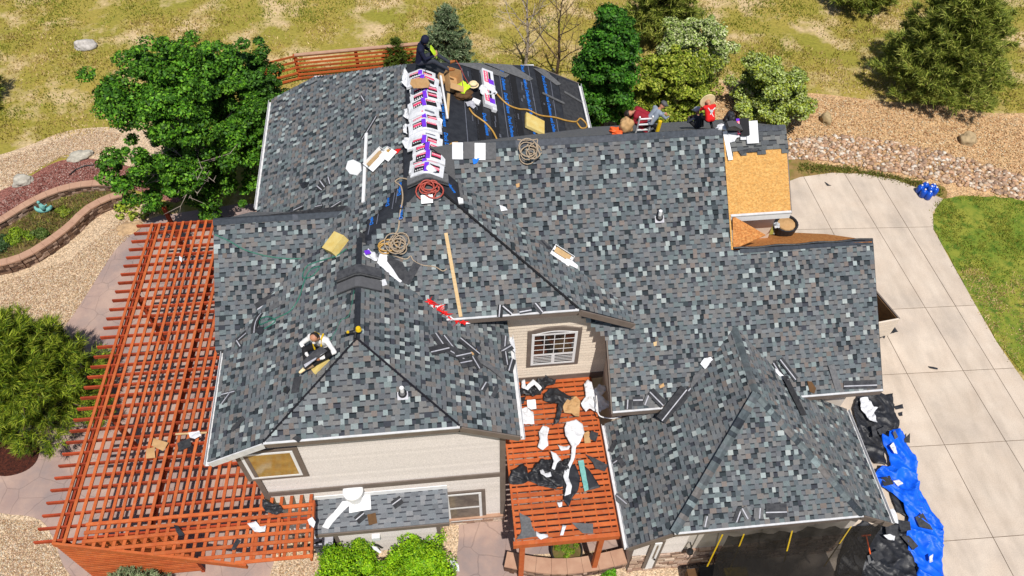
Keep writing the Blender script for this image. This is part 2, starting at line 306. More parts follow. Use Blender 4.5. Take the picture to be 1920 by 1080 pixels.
# driveway in slabs
drv=empty('driveway',(0,0,0)); drv['kind']='structure'
DR=[onz(x,y,.03) for x,y in [(1465,345),(1500,332),(1560,324),(1620,326),(1680,337),(1730,356),(1768,373),(1749,398),(1750,430),(1783,490),(1828,570),(1868,640),(1918,712),(2060,900),(2300,1300),(1450,1300),(1380,960),(1440,700),(1450,440)]]
b=MB(); b.prism([p+Vector((0,0,-.012)) for p in DR],(0,0,-.06)); b.build('joint_filler',M['joint'],drv)
def ln(a,bb): a=onz(*a,.03); bb=onz(*bb,.03); d=(bb-a).normalized(); return a,Vector((-d.y,d.x,0))
VL=[ln((1561,436),(1502,332)),ln((1900,1080),(1669,640)),ln((1920,884),(1583,325)),ln((1771,540),(1645,333))]
HL=[ln((1565,429),(1761,425)),ln((1650,581),(1850,571)),ln((1651,703),(1920,689)),ln((1704,838),(1920,825)),ln((1765,1015),(1920,1003))]
def cells(P,lines):
    lines=sorted(lines,key=lambda l:-(l[0]-DR[0]).dot(lines[0][1])); out=[]; rest=P
    for a,n in lines:
        n=n if n.dot(lines[0][1])>0 else -n
        c=clip(rest,a+n*.012,n); rest=clip(rest,a-n*.012,-n)
        if len(c)>2: out.append(c)
    out.append(rest); return out
VV=[VL[1],VL[2],VL[3]]
k=0
for c in cells(DR,VV):
    for d in cells(c,HL):
        if len(d)<3: continue
        ar=abs(sum(d[i].x*d[(i+1)%len(d)].y-d[(i+1)%len(d)].x*d[i].y for i in range(len(d))))/2
        if ar<.3: continue
        b=MB(); b.prism([Vector((p.x,p.y,.03+random.uniform(0,.003))) for p in d],(0,0,-.05)); b.build('slab',M['concrete'],drv)

# scattered stones / grass / rocks
def rocks(name,P,n,smin,smax,cols,z=0.02,flat=.6,kind='stuff',parent=None):
    base=bmesh.new(); bmesh.ops.create_icosphere(base,subdivisions=1,radius=1); bv=np.array([v.co[:] for v in base.verts]); bf=np.array([[v.index for v in f.verts] for f in base.faces]); base.free()
    pts=rand_in(P,n); V=[];Fx=[];C=[]
    for i,(x,y) in enumerate(pts):
        s=random.uniform(smin,smax)*random.uniform(.6,1); a=random.uniform(0,6.28)
        q=bv*(1+RNG.uniform(-.28,.28,bv.shape))*np.array([s,s*random.uniform(.6,1),s*flat]); c,sn=math.cos(a),math.sin(a)
        q=q@np.array([[c,sn,0],[-sn,c,0],[0,0,1]])+np.array([x,y,z+s*flat*.35]); V.append(q); Fx.append(bf+12*i*1 if len(bv)==12 else bf+len(bv)*i)
        cc=random.choice(cols); f=random.uniform(.8,1.15); C+= [(cc[0]*f,cc[1]*f,cc[2]*f,1)]*len(bf)
    return link(name,amesh(np.vstack(V),np.vstack(Fx),C),M['stones'],parent,kind)
RC=[L(c) for c in ((226,190,158),(216,172,138),(196,160,132),(238,212,184),(176,146,124),(240,226,208),(220,178,136))]
GC=[L(c) for c in ((236,208,168),(214,178,136),(244,226,200),(190,150,116),(226,190,160))]
pz=lambda L_,z=0: [onz(x,y,z) for x,y in L_]
tag(rocks('river_rock',pz([(1478,262),(1560,255),(1650,262),(1760,285),(1850,310),(1960,345),(1960,385),(1850,360),(1760,340),(1640,318),(1540,300),(1478,300)]),1900,.07,.17,RC),'band of rounded pinkish river rock along the drive','rocks')
tag(rocks('loose_gravel',pz([(1180,150),(1440,176),(1640,192),(1920,224),(1920,350),(1780,340),(1478,262),(1200,240)]),9000,.025,.06,[L((236,200,146)),L((214,168,116)),L((190,140,96)),L((244,222,184))]),'tan gravel scattered over the bed behind the garage','gravel')
tag(rocks('pea_gravel',pz([(0,530),(130,488),(240,400),(290,400),(215,470),(135,595),(0,760)]),9000,.018,.042,GC),'cream pea gravel between the curved wall and patio','gravel')
tag(rocks('pea_gravel',pz([(0,975),(70,978),(105,1030),(130,1090),(0,1100)]),3500,.018,.04,GC,z=.03),'cream pea gravel in the lower left corner','gravel')
tag(rocks('pea_gravel',pz([(0,300),(165,244),(230,250),(200,290),(110,298),(0,360)]),3500,.02,.045,GC),'cream pea gravel strip beside the field','gravel')
tag(rocks('wood_chips',pz([(0,378),(110,308),(190,302),(260,330),(160,352),(60,384),(0,420)]),4000,.02,.05,[L((150,84,74)),L((186,132,120)),L((110,60,52)),L((210,176,164))],flat=.3),'reddish wood chips over the upper bed','mulch')
tag(rocks('pea_gravel',pz([(600,1000),(628,1002),(640,1080),(520,1090),(530,1040)]),900,.018,.04,GC,z=.03),'cream pea gravel beside the bright green bushes','gravel')
def tufts(name,P,n,h,cols,mat='leaf',z=0,w=.03,spread=.08,blades=4,dens=None):
    V=[];C=[]
    for x,y in rand_in(P,n):
        if dens and random.random()>.55+1.1*noise.noise(Vector((x*dens,y*dens,3))): continue
        cc=random.choice(cols); f=random.uniform(.84,1.12)
        if dens:
            g_=noise.noise(Vector((x*.13,y*.2,9)))+.5*noise.noise(Vector((x*.5,y*.6,4)))
            if g_>.12: cc=random.choice([L((150,156,54)),L((126,136,42)),L((172,170,66))])
            elif g_<-.22: cc=random.choice([L((222,192,124)),L((204,176,108)),L((236,210,150))])
        for k in range(blades):
            a=random.uniform(0,6.28); hh=h*random.uniform(.5,1.2); ox,oy=random.gauss(0,spread),random.gauss(0,spread); dx,dy=math.cos(a)*w,math.sin(a)*w
            V+= [(x+ox-dx,y+oy-dy,z),(x+ox+dx,y+oy+dy,z),(x+ox+random.gauss(0,h*.4),y+oy+random.gauss(0,h*.4),z+hh)]; C.append((cc[0]*f,cc[1]*f,cc[2]*f,1))
    V=np.array(V); return link(name,amesh(V,np.arange(len(V)).reshape(-1,3),C),M[mat],None,'stuff')
tag(tufts('field_grass',pz([(-40,-40),(1990,-60),(1960,215),(1640,186),(1300,140),(1120,150),(1000,200),(520,200),(520,140),(240,240),(-40,280)]),24000,.12,[L((196,172,92)),L((178,164,70)),L((214,188,118)),L((160,152,62)),L((204,176,104))],spread=.16,w=.035,blades=5,dens=.35),'short dry yellow green grass of the open field','grass')
tag(tufts('lawn_grass',[tuple(p) for p in lawnP],16000,.07,[L((146,166,54)),L((184,182,70)),L((120,150,42)),L((200,188,92))],spread=.08,w=.02,z=.03,blades=4,dens=.9),'green turf of the lawn beside the drive','grass')
tag(tufts('weeds',pz([(1500,308),(1600,316),(1700,336),(1760,352),(1765,368),(1690,342),(1600,324),(1500,322)]),500,.12,[L((120,130,50)),L((150,140,70))],spread=.1,z=.015),'thin weeds along the curved edge of the drive','weeds')

# ------------------------------------------------------------------ house
ZF=7.0
PL={'Aw':(7+.525*5.88,.525,0),'Ae':(7+.525*5.712,-.525,0),'Af':(7.908-.62*3.392,0,.62),'Ab':(7.774+.62*14.746,0,-.62),
'Dw':(7+.512*6.267,.512,0),'De':(7+.512*1.955,-.512,0),'Df':(7.819,0,.611),'D2f':(7-.512*3.535,0,.512),'D2b':(8.769+.512*6.99,0,-.512),
'Bf':(5.115-.787*1.522,0,.787),'Bb':(10.24+.787*8.036,0,-.787),'Cb':(7.955+.787*5.131,0,-.787),
'Ew':(3.638-.732*4.936,.732,0),'Ee':(3.638+.732*12.81,-.732,0),'Ef':(4.509+.657*2.121,0,.657)}
def zp(pl,x,y): a,b,c=PL[pl]; return a+b*x+c*y
def nrm(pl): a,b,c=PL[pl]; return Vector((-b,-c,1)).normalized()
HOUSE=empty('house',(1,6,0),'large beige two storey house with grey shingle hip roofs half way through reroofing','house')
def roofslab(name,pl,XY,mat,th=.14,off=-.03,parent=None):
    b=MB(); b.prism([Vector((x,y,zp(pl,x,y)+off)) for x,y in XY],(0,0,-th)); return b.build(name,mat,parent or HOUSE)
SC={'lt':[L((178,190,190)),L((168,180,180)),L((186,194,192)),L((152,166,166))],'mid':[L((120,128,133)),L((132,136,139)),L((110,119,124)),L((136,135,134)),L((122,134,136)),L((116,119,124)),L((128,128,129))],
'dk':[L((66,75,80)),L((58,66,71)),L((82,90,95)),L((74,77,86))],'br':[L((136,130,126)),L((139,128,122)),L((132,127,124))]}
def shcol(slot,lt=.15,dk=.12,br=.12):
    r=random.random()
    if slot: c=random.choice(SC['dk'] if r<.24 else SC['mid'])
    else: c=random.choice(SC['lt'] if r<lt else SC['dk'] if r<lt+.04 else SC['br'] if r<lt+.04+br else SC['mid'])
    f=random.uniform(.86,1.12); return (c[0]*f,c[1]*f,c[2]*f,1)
def tabgeo(V,Fc,C,fr,u_a,u_b,v_a,v_b,t,col,slot):
    # fr(u,vplan,h)->xyz
    b=len(V); lo=.003
    vm=v_b-(v_b-v_a)*.27
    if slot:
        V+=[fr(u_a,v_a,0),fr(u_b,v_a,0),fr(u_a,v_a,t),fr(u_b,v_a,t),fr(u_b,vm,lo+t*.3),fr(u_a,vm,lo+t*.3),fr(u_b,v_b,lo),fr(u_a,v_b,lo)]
        Fc+=[(b+2,b+3,b+4,b+5),(b,b+1,b+3,b+2),(b+5,b+4,b+6,b+7)]; d=(col[0]*.3,col[1]*.3,col[2]*.33,1); C+=[col,col,d]  # upper slot strip darkened: granule band plus shadow line painted into the colour
    else:
        V+=[fr(u_a,v_a,0),fr(u_b,v_a,0),fr(u_a,v_a,t),fr(u_b,v_a,t),fr(u_b,v_b,lo+.004),fr(u_a,v_b,lo+.004),fr(u_b,v_b,0),fr(u_a,v_b,0)]
        Fc+=[(b+2,b+3,b+4,b+5),(b,b+1,b+3,b+2),(b,b+2,b+5,b+7),(b+1,b+6,b+4,b+3)]; C+=[col]*4
SINGLES=0
def shingles(pl,XY,parent,n_single=0,lt=.13,expo=.143,mono=None,wscale=1.0):
    a,bx,cy=PL[pl]; s=math.hypot(bx,cy); k=math.sqrt(1+s*s); up=Vector((bx/s,cy/s)); ud=Vector((up.y,-up.x)); n=nrm(pl)
    P=[(Vector(p).dot(ud),Vector(p).dot(up)) for p in XY]; v0=min(p[1] for p in P); v1=max(p[1] for p in P); dv=expo/k
    def fr(u,v,h):
        p=ud*u+up*v; return (p.x+n.x*h,p.y+n.y*h,a+bx*p.x+cy*p.y+n.z*h)
    V=[];Fc=[];C=[]; single=[]; j=0; v=v0; run=None
    while v<v1-.001:
        vm=min(v+dv*.5,v1-.001); xs=[]
        for i in range(len(P)):
            p,q=P[i],P[(i+1)%len(P)]
            if (p[1]>vm)!=(q[1]>vm): xs.append(p[0]+(q[0]-p[0])*(vm-p[1])/(q[1]-p[1]))
        xs.sort()
        for i in range(0,len(xs)-1,2):
            u=xs[i]; slot=random.random()<.5; n_=0; last=0
            while u<xs[i+1]-.005:
                w=random.choice((.10,.125,.125,.15,.15,.19))*wscale
                if u+w>xs[i+1]-.04: w=xs[i+1]-u
                if mono: c=random.choice(mono); f=random.uniform(.88,1.1); col=(c[0]*f,c[1]*f,c[2]*f,1)
                else:
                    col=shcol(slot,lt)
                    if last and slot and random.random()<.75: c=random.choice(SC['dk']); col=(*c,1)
                last=(not slot) and col[1]>.24
                t=(.009 if slot else .019)+random.uniform(-.001,.002); ve=min(v+dv,v1)
                if n_single>0: single.append((u,u+w,v,ve,t,col,slot)) 
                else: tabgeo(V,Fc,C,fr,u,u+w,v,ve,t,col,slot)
                u+=w; slot=not slot
        v+=dv
    if n_single>0:
        def dist(tb):
            p=Vector(fr((tb[0]+tb[1])/2,tb[2],0))-CP; return p.length
        single.sort(key=dist)
        for tb in single[:n_single]:
            V1=[];F1=[];C1=[]; tabgeo(V1,F1,C1,fr,*tb[:5],tb[5],tb[6]); link('shingle',mesh(V1,F1,C1),M['shingle'],parent)
        for tb in single[n_single:]: tabgeo(V,Fc,C,fr,*tb[:5],tb[5],tb[6])
    if V:
        me=mesh(V,Fc,C); link('shingle_field',me,M['shingle'],parent,'stuff')
def pxy(pl,px): return [tuple(onpl(x,y,PL[pl]).xy) for x,y in px]
def caps(p0,p1,pa,pb,parent,w=.15,ex=.15,cols=None,th=.02,single=True,name='ridge_cap',run=3):
    p0=Vector(p0);p1=Vector(p1);L_=(p1-p0).length;n=max(1,int(L_/ex));d=(p1-p0)/n; na,nb=nrm(pa),nrm(pb)
    dd=d.normalized(); sa=na.cross(dd).normalized(); sb=nb.cross(dd).normalized()
    if (sa+sb).length<1e-3: pass
    side=Vector((dd.y,-dd.x,0)).normalized()
    if sa.dot(side)<0: sa=-sa
    if sb.dot(side)>0: sb=-sb
    V=[];Fc=[];C=[]; cur=None;left=0
    for i in range(n):
        if left<=0: c=random.choice(cols); f=random.uniform(.9,1.1); cur=(c[0]*f,c[1]*f,c[2]*f,1); left=random.randint(1,run)
        left-=1
        a=p0+d*i-dd*.01; b=p0+d*(i+1)
        def h(p,t): return p+Vector((0,0,t))
        A=[a+sa*w,a,a+sb*w,b+sa*w,b,b+sb*w]; v=[h(A[0],.012),h(A[1],.02),h(A[2],.012),h(A[3],.012),h(A[4],.02),h(A[5],.012)]
        v+= [p+Vector((0,0,th if q<3 else th*.55)) for q,p in enumerate(v)]
        f=[(6,7,10,9),(7,8,11,10),(0,1,7,6),(1,2,8,7),(0,6,9,3),(2,5,11,8)]
        if single: link(name,mesh(v,f,[cur]*6),M['cap'],parent)
        else:
            bb=len(V);V+=v;Fc+=[tuple(q+bb for q in ff) for ff in f];C+=[cur]*6
    if not single: link(name,mesh(V,Fc,C),M['cap'],parent,'stuff')
CG=[L((70,78,84)),L((128,124,122)),L((108,118,122)),L((120,130,132)),L((98,108,113)),L((140,154,156)),L((64,70,78)),L((130,126,124)),L((112,118,122))]
CD=[L((84,90,98)),L((94,98,106)),L((76,82,90))]
# --- roof A (back left wing)
RA=roofslab('roof','Aw',[(-5.88,14.746),(-4.15,14.746),(-.084,12.422),(-.084,6.83),(-4.15,3.392),(-5.88,3.392)],M['black'])
RA['label']='west slope of the rear wing'
shingles('Aw',[(-5.88,14.746),(-4.15,14.746),(-.62,12.70)]+pxy('Aw',[(758,300),(752,345),(728,372),(712,398),(690,412),(682,440)])+[(-2.9,5.0),(-5.88,5.0)],RA,0,lt=.15)
RAe=roofslab('roof','Ae',[(5.712,14.746),(3.98,14.746),(-.084,12.422),(-.084,6.83),(3.982,3.392),(5.712,3.392)],M['black']); RAe['label']='east slope of the rear wing covered in black underlayment'
shingles('Ae',pxy('Ae',[(856,290),(866,362)])+[(1.0,5.92),(3.96,3.42),(5.712,3.39),(5.712,6.5),(1.0,8.2)],RAe,0)
RAf=roofslab('roof','Af',[(-4.15,3.392),(3.982,3.392),(-.084,6.83)],M['black']); RAf['label']='front hip slope above the arched window'
shingles('Af',pxy('Af',[(806,362),(824,366)])+[(.8,6.06),(3.95,3.392),(-4.1,3.392)]+pxy('Af',[(650,500),(700,440),(730,410),(768,380)]),RAf,0)
b=MB(); b.prism([Vector((x,y,z)) for x,y,z in ((-4.15,14.746,7.9),(3.98,14.746,7.9),(-.084,12.422,10.02))],(0,-.02,-.14)); b.build('roof',M['strip2'],HOUSE)
caps((-.084,6.83,10.04),(3.982,3.392,7.908),'Ae','Af',RAf,w=.035,ex=.3,cols=[(.012,.012,.014)],run=9)
caps((-.084,12.4,10.04),(-.084,6.9,10.04),'Ae','Aw',RA,w=.13,ex=.3,cols=CD)
# --- roof D (front left wing)
RDf=roofslab('roof','Df',[(-4.668,0),(.356,0),(-2.156,2.105)],M['strip']); RDf['label']='front hip slope of the left wing'
shingles('Df',[(-4.668,0),(.356,0),(-2.156,2.105)],RDf,150)
RDw=roofslab('roof','Dw',[(-6.267,0),(-4.668,0),(-2.156,2.105),(-2.156,6.3),(-2.9,6.9),(-6.267,3.535)],M['strip'])
shingles('Dw',[(-6.267,0),(-4.668,0),(-2.156,2.105),(-2.156,6.3),(-2.75,7.05),(-6.3,3.5)],RDw,0)
RDe=roofslab('roof','De',[(1.955,0),(.356,0),(-2.156,2.105),(-2.156,5.9),(1.955,3.9)],M['strip'])
shingles('De',[(1.955,0),(.356,0),(-2.156,2.105),(-2.156,5.5),(1.955,3.85)],RDe,0)
RD2=roofslab('roof','D2f',[(-6.54,3.535),(-6.26,3.535),(-2.6,7.2),(-2.4,6.99),(-6.54,6.99)],M['strip'])
shingles('D2f',[(-6.54,3.535),(-6.0,3.535),(-2.5,6.99),(-6.54,6.99)],RD2,0)
roofslab('roof','D2b',[(-6.54,6.99),(-2.4,6.99)]+pxy('D2b',[(625,398),(560,396),(470,396)]),M['strip2'])
caps((-6.54,6.99,8.769),(-2.7,6.99,8.769),'D2f','D2b',RD2,w=.16,ex=.16,cols=CD,run=8)
caps((-2.156,5.6,9.105),(-2.156,2.1,9.105),'Dw','De',RDf,w=.09,ex=.25,cols=[L((50,54,62)),L((62,66,74))],run=6)
for q,pr in (((-4.668,0,7.819),('Dw','Df')),((.356,0,7.819),('De','Df'))):
    caps((-2.156,2.105,9.105),q,pr[0],pr[1],RDf,w=.028,ex=.3,cols=[(.01,.01,.014)],run=9)
# --- roof B (right wing)
def yB(z): return 1.522+(z-5.115)/.787
RB=roofslab('roof','Bf',[(4.942,1.522),(13.393,1.522),(13.393,5.131),(8.984,5.131),(8.984,8.036),(-.07,8.036),(-.07,7.78),(1.08,7.0),(4.942,3.6)],M['deck']); RB['label']='big south slope of the right wing'
shingles('Bf',[(4.942,1.522),(13.393,1.522),(13.393,5.131),(8.97,5.131),(8.93,8.036),(.72,8.036),(.72,7.0),(1.0,6.5),(4.942,3.2)],RB,150)
RB2=roofslab('roof','Bf',[(8.984,5.98),(10.882,5.98),(10.882,8.036),(8.984,8.036)],M['deck'],off=-.028); RB2['label']='bare oriented strand board deck square'
osbt=pxy('Bf',[(1361,292),(1385,286),(1392,290),(1405,285),(1418,284),(1424,290),(1440,283),(1462,281),(1470,286),(1479,282)])
GM=[L((112,116,118)),L((124,126,126)),L((100,104,108)),L((138,138,136))]
shingles('Bf',[(10.882,8.036),(8.984,8.036)]+osbt,RB2,0,mono=GM,wscale=1.3)
b=MB(); b.prism([Vector((x,y,zp('Bf',x,y)-.01)) for x,y in pxy('Bf',[(1375,467),(1436,440),(1374,404)])],(0,0,-.03)); b.build('deck_board',M['osb_shaded'],RB2)
bbk=roofslab('roof','Bb',[(-.07,8.036),(10.882,8.036),(10.882,12.6),(-.07,12.6)],M['strip2'],th=.1)
caps((.75,8.036,10.24),(8.95,8.036,10.24),'Bf','Bb',RB,w=.2,ex=.2,cols=CD,run=10)
caps((9.0,8.036,10.24),(10.87,8.036,10.24),'Bf','Bb',RB,w=.16,ex=.2,cols=CD,run=10)
b=MB(); b.prism([Vector((x,y,zp('Cb',x,y)-.02)) for x,y in pxy('Cb',[(1376,467),(1636,452),(1600,445),(1550,438),(1483,435),(1434,440)])],(0,0,-.12)); b.build('roof',M['osb_shaded'],HOUSE)
caps((9.2,5.12,7.955),(13.39,5.12,7.955),'Bf','Cb',RB,w=.11,ex=.25,cols=[L((70,76,86)),L((84,90,98))],run=8)
b=MB(); b.tube([Vector((x,5.16+.02*math.sin(x*5),8.0)) for x in np.linspace(9.0,13.38,24)],.035,6); b.build('underlay_strip',M['blackshiny'],RB)
b=MB(); b.bar(Vector((8.95,5.14,zp('Bf',8.95,5.14))),Vector((8.94,8.0,zp('Bf',8.94,8.0))),.05,.06,up=nrm('Bf')); b.build('underlay_strip',M['deck'],RB)
b=MB(); b.prism([Vector((x,y,zp('Bf',x,y)-.005)) for x,y in ((-.06,8.03),(.8,8.03),(.85,7.2),(1.0,7.0),(-.06,7.8))],(0,0,-.02)); b.build('underlay_strip',M['black'],RB)
# --- roof E (garage)
RE=roofslab('roof','Ef',[(6.126,-2.121),(11.62,-2.121),(8.873,.939)],M['strip']); RE['label']='front hip slope of the garage'
shingles('Ef',[(6.126,-2.121),(11.62,-2.121),(8.873,.939)],RE,0)
yv=lambda x,s: 1.522+((3.638+.732*((x-4.936) if s<0 else (12.81-x)))-5.115)/.787
RW=roofslab('roof','Ew',[(4.936,-2.121),(6.126,-2.121),(8.873,.939),(8.873,3.5),(6.9,1.75),(4.936,1.9)],M['strip']); shingles('Ew',[(4.936,-2.121),(6.126,-2.121),(8.873,.939),(8.873,3.4),(6.95,1.65),(4.936,1.9)],RW,0)
REe=roofslab('roof','Ee',[(12.81,-2.121),(11.62,-2.121),(8.873,.939),(8.873,3.5),(10.8,1.75),(12.81,1.7)],M['strip']); shingles('Ee',[(12.81,-2.121),(11.62,-2.121),(8.873,.939),(8.873,3.4),(10.75,1.65),(12.81,1.7)],REe,0)
caps((6.126,-2.121,4.509),(8.873,.939,6.52),'Ew','Ef',RE,w=.13,ex=.14,cols=CG,run=2)
caps((11.62,-2.121,4.509),(8.873,.939,6.52),'Ee','Ef',RE,w=.13,ex=.14,cols=CG,run=2)
caps((8.873,1.0,6.52),(8.873,3.3,6.52),'Ee','Ew',RE,w=.13,ex=.14,cols=CG,run=2)
# fascia, gutters, drip edges
def fasc(name,p,q,mat,h=.2,w=.035,dz=-.14,par=None):
    b=MB(); p=Vector(p)+Vector((0,0,dz)); q=Vector(q)+Vector((0,0,dz)); b.bar(p,q,w,h); return b.build(name,mat,par or HOUSE)
def drip(p,q,par,mat='gutter'):
    b=MB(); p=Vector(p);q=Vector(q); b.bar(p+Vector((0,0,-.01)),q+Vector((0,0,-.01)),.08,.03); return b.build('drip_edge',M[mat],par)
for nm,pts in {'D':[(-6.267,-.02,7),(-4.668,-.02,7.819),(.356,-.02,7.819),(1.955,-.02,7)],'A':[(-4.15,3.37,7.908),(3.982,3.37,7.908),(5.712,3.37,7)],
  'E':[(4.936,-2.14,3.638),(6.126,-2.14,4.509),(11.62,-2.14,4.509),(12.81,-2.14,3.638)],'Ab':[(-5.88,14.77,7),(-4.15,14.77,7.9),(3.98,14.77,7.9),(5.712,14.77,7)]}.items():
    for i in range(len(pts)-1):
        fl=abs(pts[i][2]-pts[i+1][2])<.01
        fasc('fascia',pts[i],pts[i+1],M['trim'] if not(nm=='D' and i==0) else M['gutter'],.22)
        if fl: drip(pts[i],pts[i+1],HOUSE)
for p,q in (((4.942,1.5,5.115),(13.393,1.5,5.115)),((8.984,5.95,8.623),(10.882,5.95,8.623))): fasc('fascia',p,q,M['white' if p[2]>8 else 'trim'],.24,dz=-.15); drip(p,q,HOUSE)
fasc('fascia',(4.92,1.52,5.115),(4.92,3.55,6.71),M['trim']); fasc('fascia',(13.41,1.52,5.115),(13.41,5.13,7.955),M['strip'],.16); fasc('fascia',(10.9,5.98,8.623),(10.9,8.03,10.24),M['trim'],.16)
def gutter(p,q,side):
    p=Vector(p);q=Vector(q); b=MB(); s=Vector(side)*.12
    for a,w,h,zz in ((Vector(side)*.12,.012,.12,-.08),(Vector(side)*.01,.012,.12,-.08)): b.bar(p+a+Vector((0,0,zz)),q+a+Vector((0,0,zz)),w,h)
    b.bar(p+Vector(side)*.065+Vector((0,0,-.135)),q+Vector(side)*.065+Vector((0,0,-.135)),.12,.012); b.build('gutter',M['gutter'],HOUSE)
gutter((-6.267,-.05,7),(-6.267,3.5,7),(-1,0,0)); gutter((-5.88,9.2,7),(-5.88,14.74,7),(-1,0,0)); gutter((4.936,-2.12,3.638),(4.936,1.9,3.638),(-1,0,0)); gutter((12.81,-2.12,3.638),(12.81,1.7,3.638),(1,0,0)); gutter((1.955,-.05,7),(1.955,3.3,7),(1,0,0)); gutter((5.712,9.3,7),(5.712,14.7,7),(1,0,0))
# walls -----------------------------------------------------------
def _u(): pass
def wallblock(name,XY,z0,z1,mat,parent=HOUSE):
    b=MB(); b.prism([Vector((x,y,z0)) for x,y in XY],(0,0,z1-z0)); return b.build(name,mat,parent)
def lap(name,x0,x1,y,z0,topf,mat,ex=.15,holes=()):
    b=MB(); z=z0
    while True:
        zt=z+ex; 
        segs=[(x0,x1)]
        for hx0,hx1,hz0,hz1 in holes:
            if z+ex*.5>hz0 and z+ex*.5<hz1:
                ns=[]
                for a,c in segs:
                    if hx1<=a or hx0>=c: ns.append((a,c))
                    else:
                        if a<hx0: ns.append((a,hx0))
                        if hx1<c: ns.append((hx1,c))
                segs=ns
        any_=False
        for a,c in segs:
            n=max(1,int((c-a)/.25)); run=None
            cols=[a+(c-a)*i/n for i in range(n+1)]
            ok=[i for i in range(n) if topf((cols[i]+cols[i+1])/2)>=z+ex*.5]
            if not ok: continue
            any_=True; xa,xb=cols[ok[0]],cols[ok[-1]+1]; f_=random.uniform(.93,1.04); bc=(.56,.51,.475) if mat==M['siding'] else (.64,.55,.45); bc=(bc[0]*f_,bc[1]*f_,bc[2]*f_,1)
            b.quadbox([(xa,y-.045,z),(xb,y-.045,z),(xb,y+.02,z),(xa,y+.02,z),(xa,y-.006,zt),(xb,y-.006,zt),(xb,y+.02,zt),(xa,y+.02,zt)],bc)
        z=zt
        if z>12 or (not any_ and not holes) or z>max(topf(x0+.01),topf(x1-.01),topf((x0+x1)/2)): break
    return b.build(name,M['sidingb'],HOUSE)
# solid cores
def core(XY,z1,mat='siding'): return wallblock('wall',XY,0,z1,M[mat])
core([(-5.62,.55),(1.56,.55),(1.56,6.5),(-5.62,6.5)],6.95); core([(-5.3,3.9),(5.2,3.9),(5.2,14.3),(-5.3,14.3)],6.95)
core([(5.35,2.1),(12.95,2.1),(12.95,5.9),(10.8,5.9),(10.8,9.5),(5.35,9.5)],5.05); core([(5.4,-1.6),(12.35,-1.6),(12.35,2.0),(5.4,2.0)],3.6)
def gable(XZ,y0,y1,mat):
    b=MB(); b.prism([Vector((x,y0,z)) for x,z in XZ],(0,y1-y0,0)); return b.build('wall',mat,HOUSE)
gable([(-5.62,6.9),(1.56,6.9),(1.2,7.25),(.3,7.7),(-4.6,7.7),(-5.3,7.3)],.56,.9,M['siding'])
gable([(-4.1,6.9),(5.2,6.9),(4.9,7.25),(3.9,7.75),(-4.1,7.75)],3.91,4.2,M['siding2'])
gable([(5.4,3.55),(12.35,3.55),(11.6,4.35),(6.2,4.35)],-1.59,-1.2,M['siding'])
# west gable wall of B, dormer side wall, east wall upper
b=MB(); b.prism([Vector((5.2,2.1,0)),Vector((5.2,2.1,5.3)),Vector((5.2,4.2,7.0)),Vector((5.2,4.2,0))],(.12,0,0)); b.build('wall',M['siding2'],HOUSE)
b=MB(); b.prism([Vector((12.96,2.1,4.9)),Vector((12.96,2.1,5.35)),Vector((12.96,5.0,7.7)),Vector((12.96,5.6,7.3)),Vector((12.96,5.6,4.9))],(-.12,0,0)); b.build('wall',M['siding'],HOUSE)
b=MB(); b.box(9.3,10.7,6.35,9.6,5.0,8.7); b.build('wall',M['siding2'],HOUSE)
b=MB(); b.prism([Vector((10.72,6.35,8.5)),Vector((10.72,6.35,8.75)),Vector((10.72,8.0,10.0)),Vector((10.72,9.6,8.75)),Vector((10.72,9.6,8.5))],(-.1,0,0)); b.build('wall',M['siding2'],HOUSE)
WIN_D=(-5.42,-3.92,5.02,6.42); 
dtop=lambda x: min(7.7,7+.512*(x+6.267)-.25,7+.512*(1.955-x)-.25)
# lap siding surfaces
lap('siding',-5.62,1.56,.53,.57,dtop,M['siding'])
lap('siding',-3.0,5.2,3.88,3.2,lambda x:min(7.75,7+.525*(5.712-x)-.2),M['siding2'])
lap('siding',5.4,7.0,-1.62,1.5,lambda x: 3.638+.732*(x-4.936)-.25,M['siding'])
def rect(name,x0,x1,z0,z1,y,d,mat,par):
    b=MB(); b.box(x0,x1,y-d,y,z0,z1); return b.build(name,mat,par)
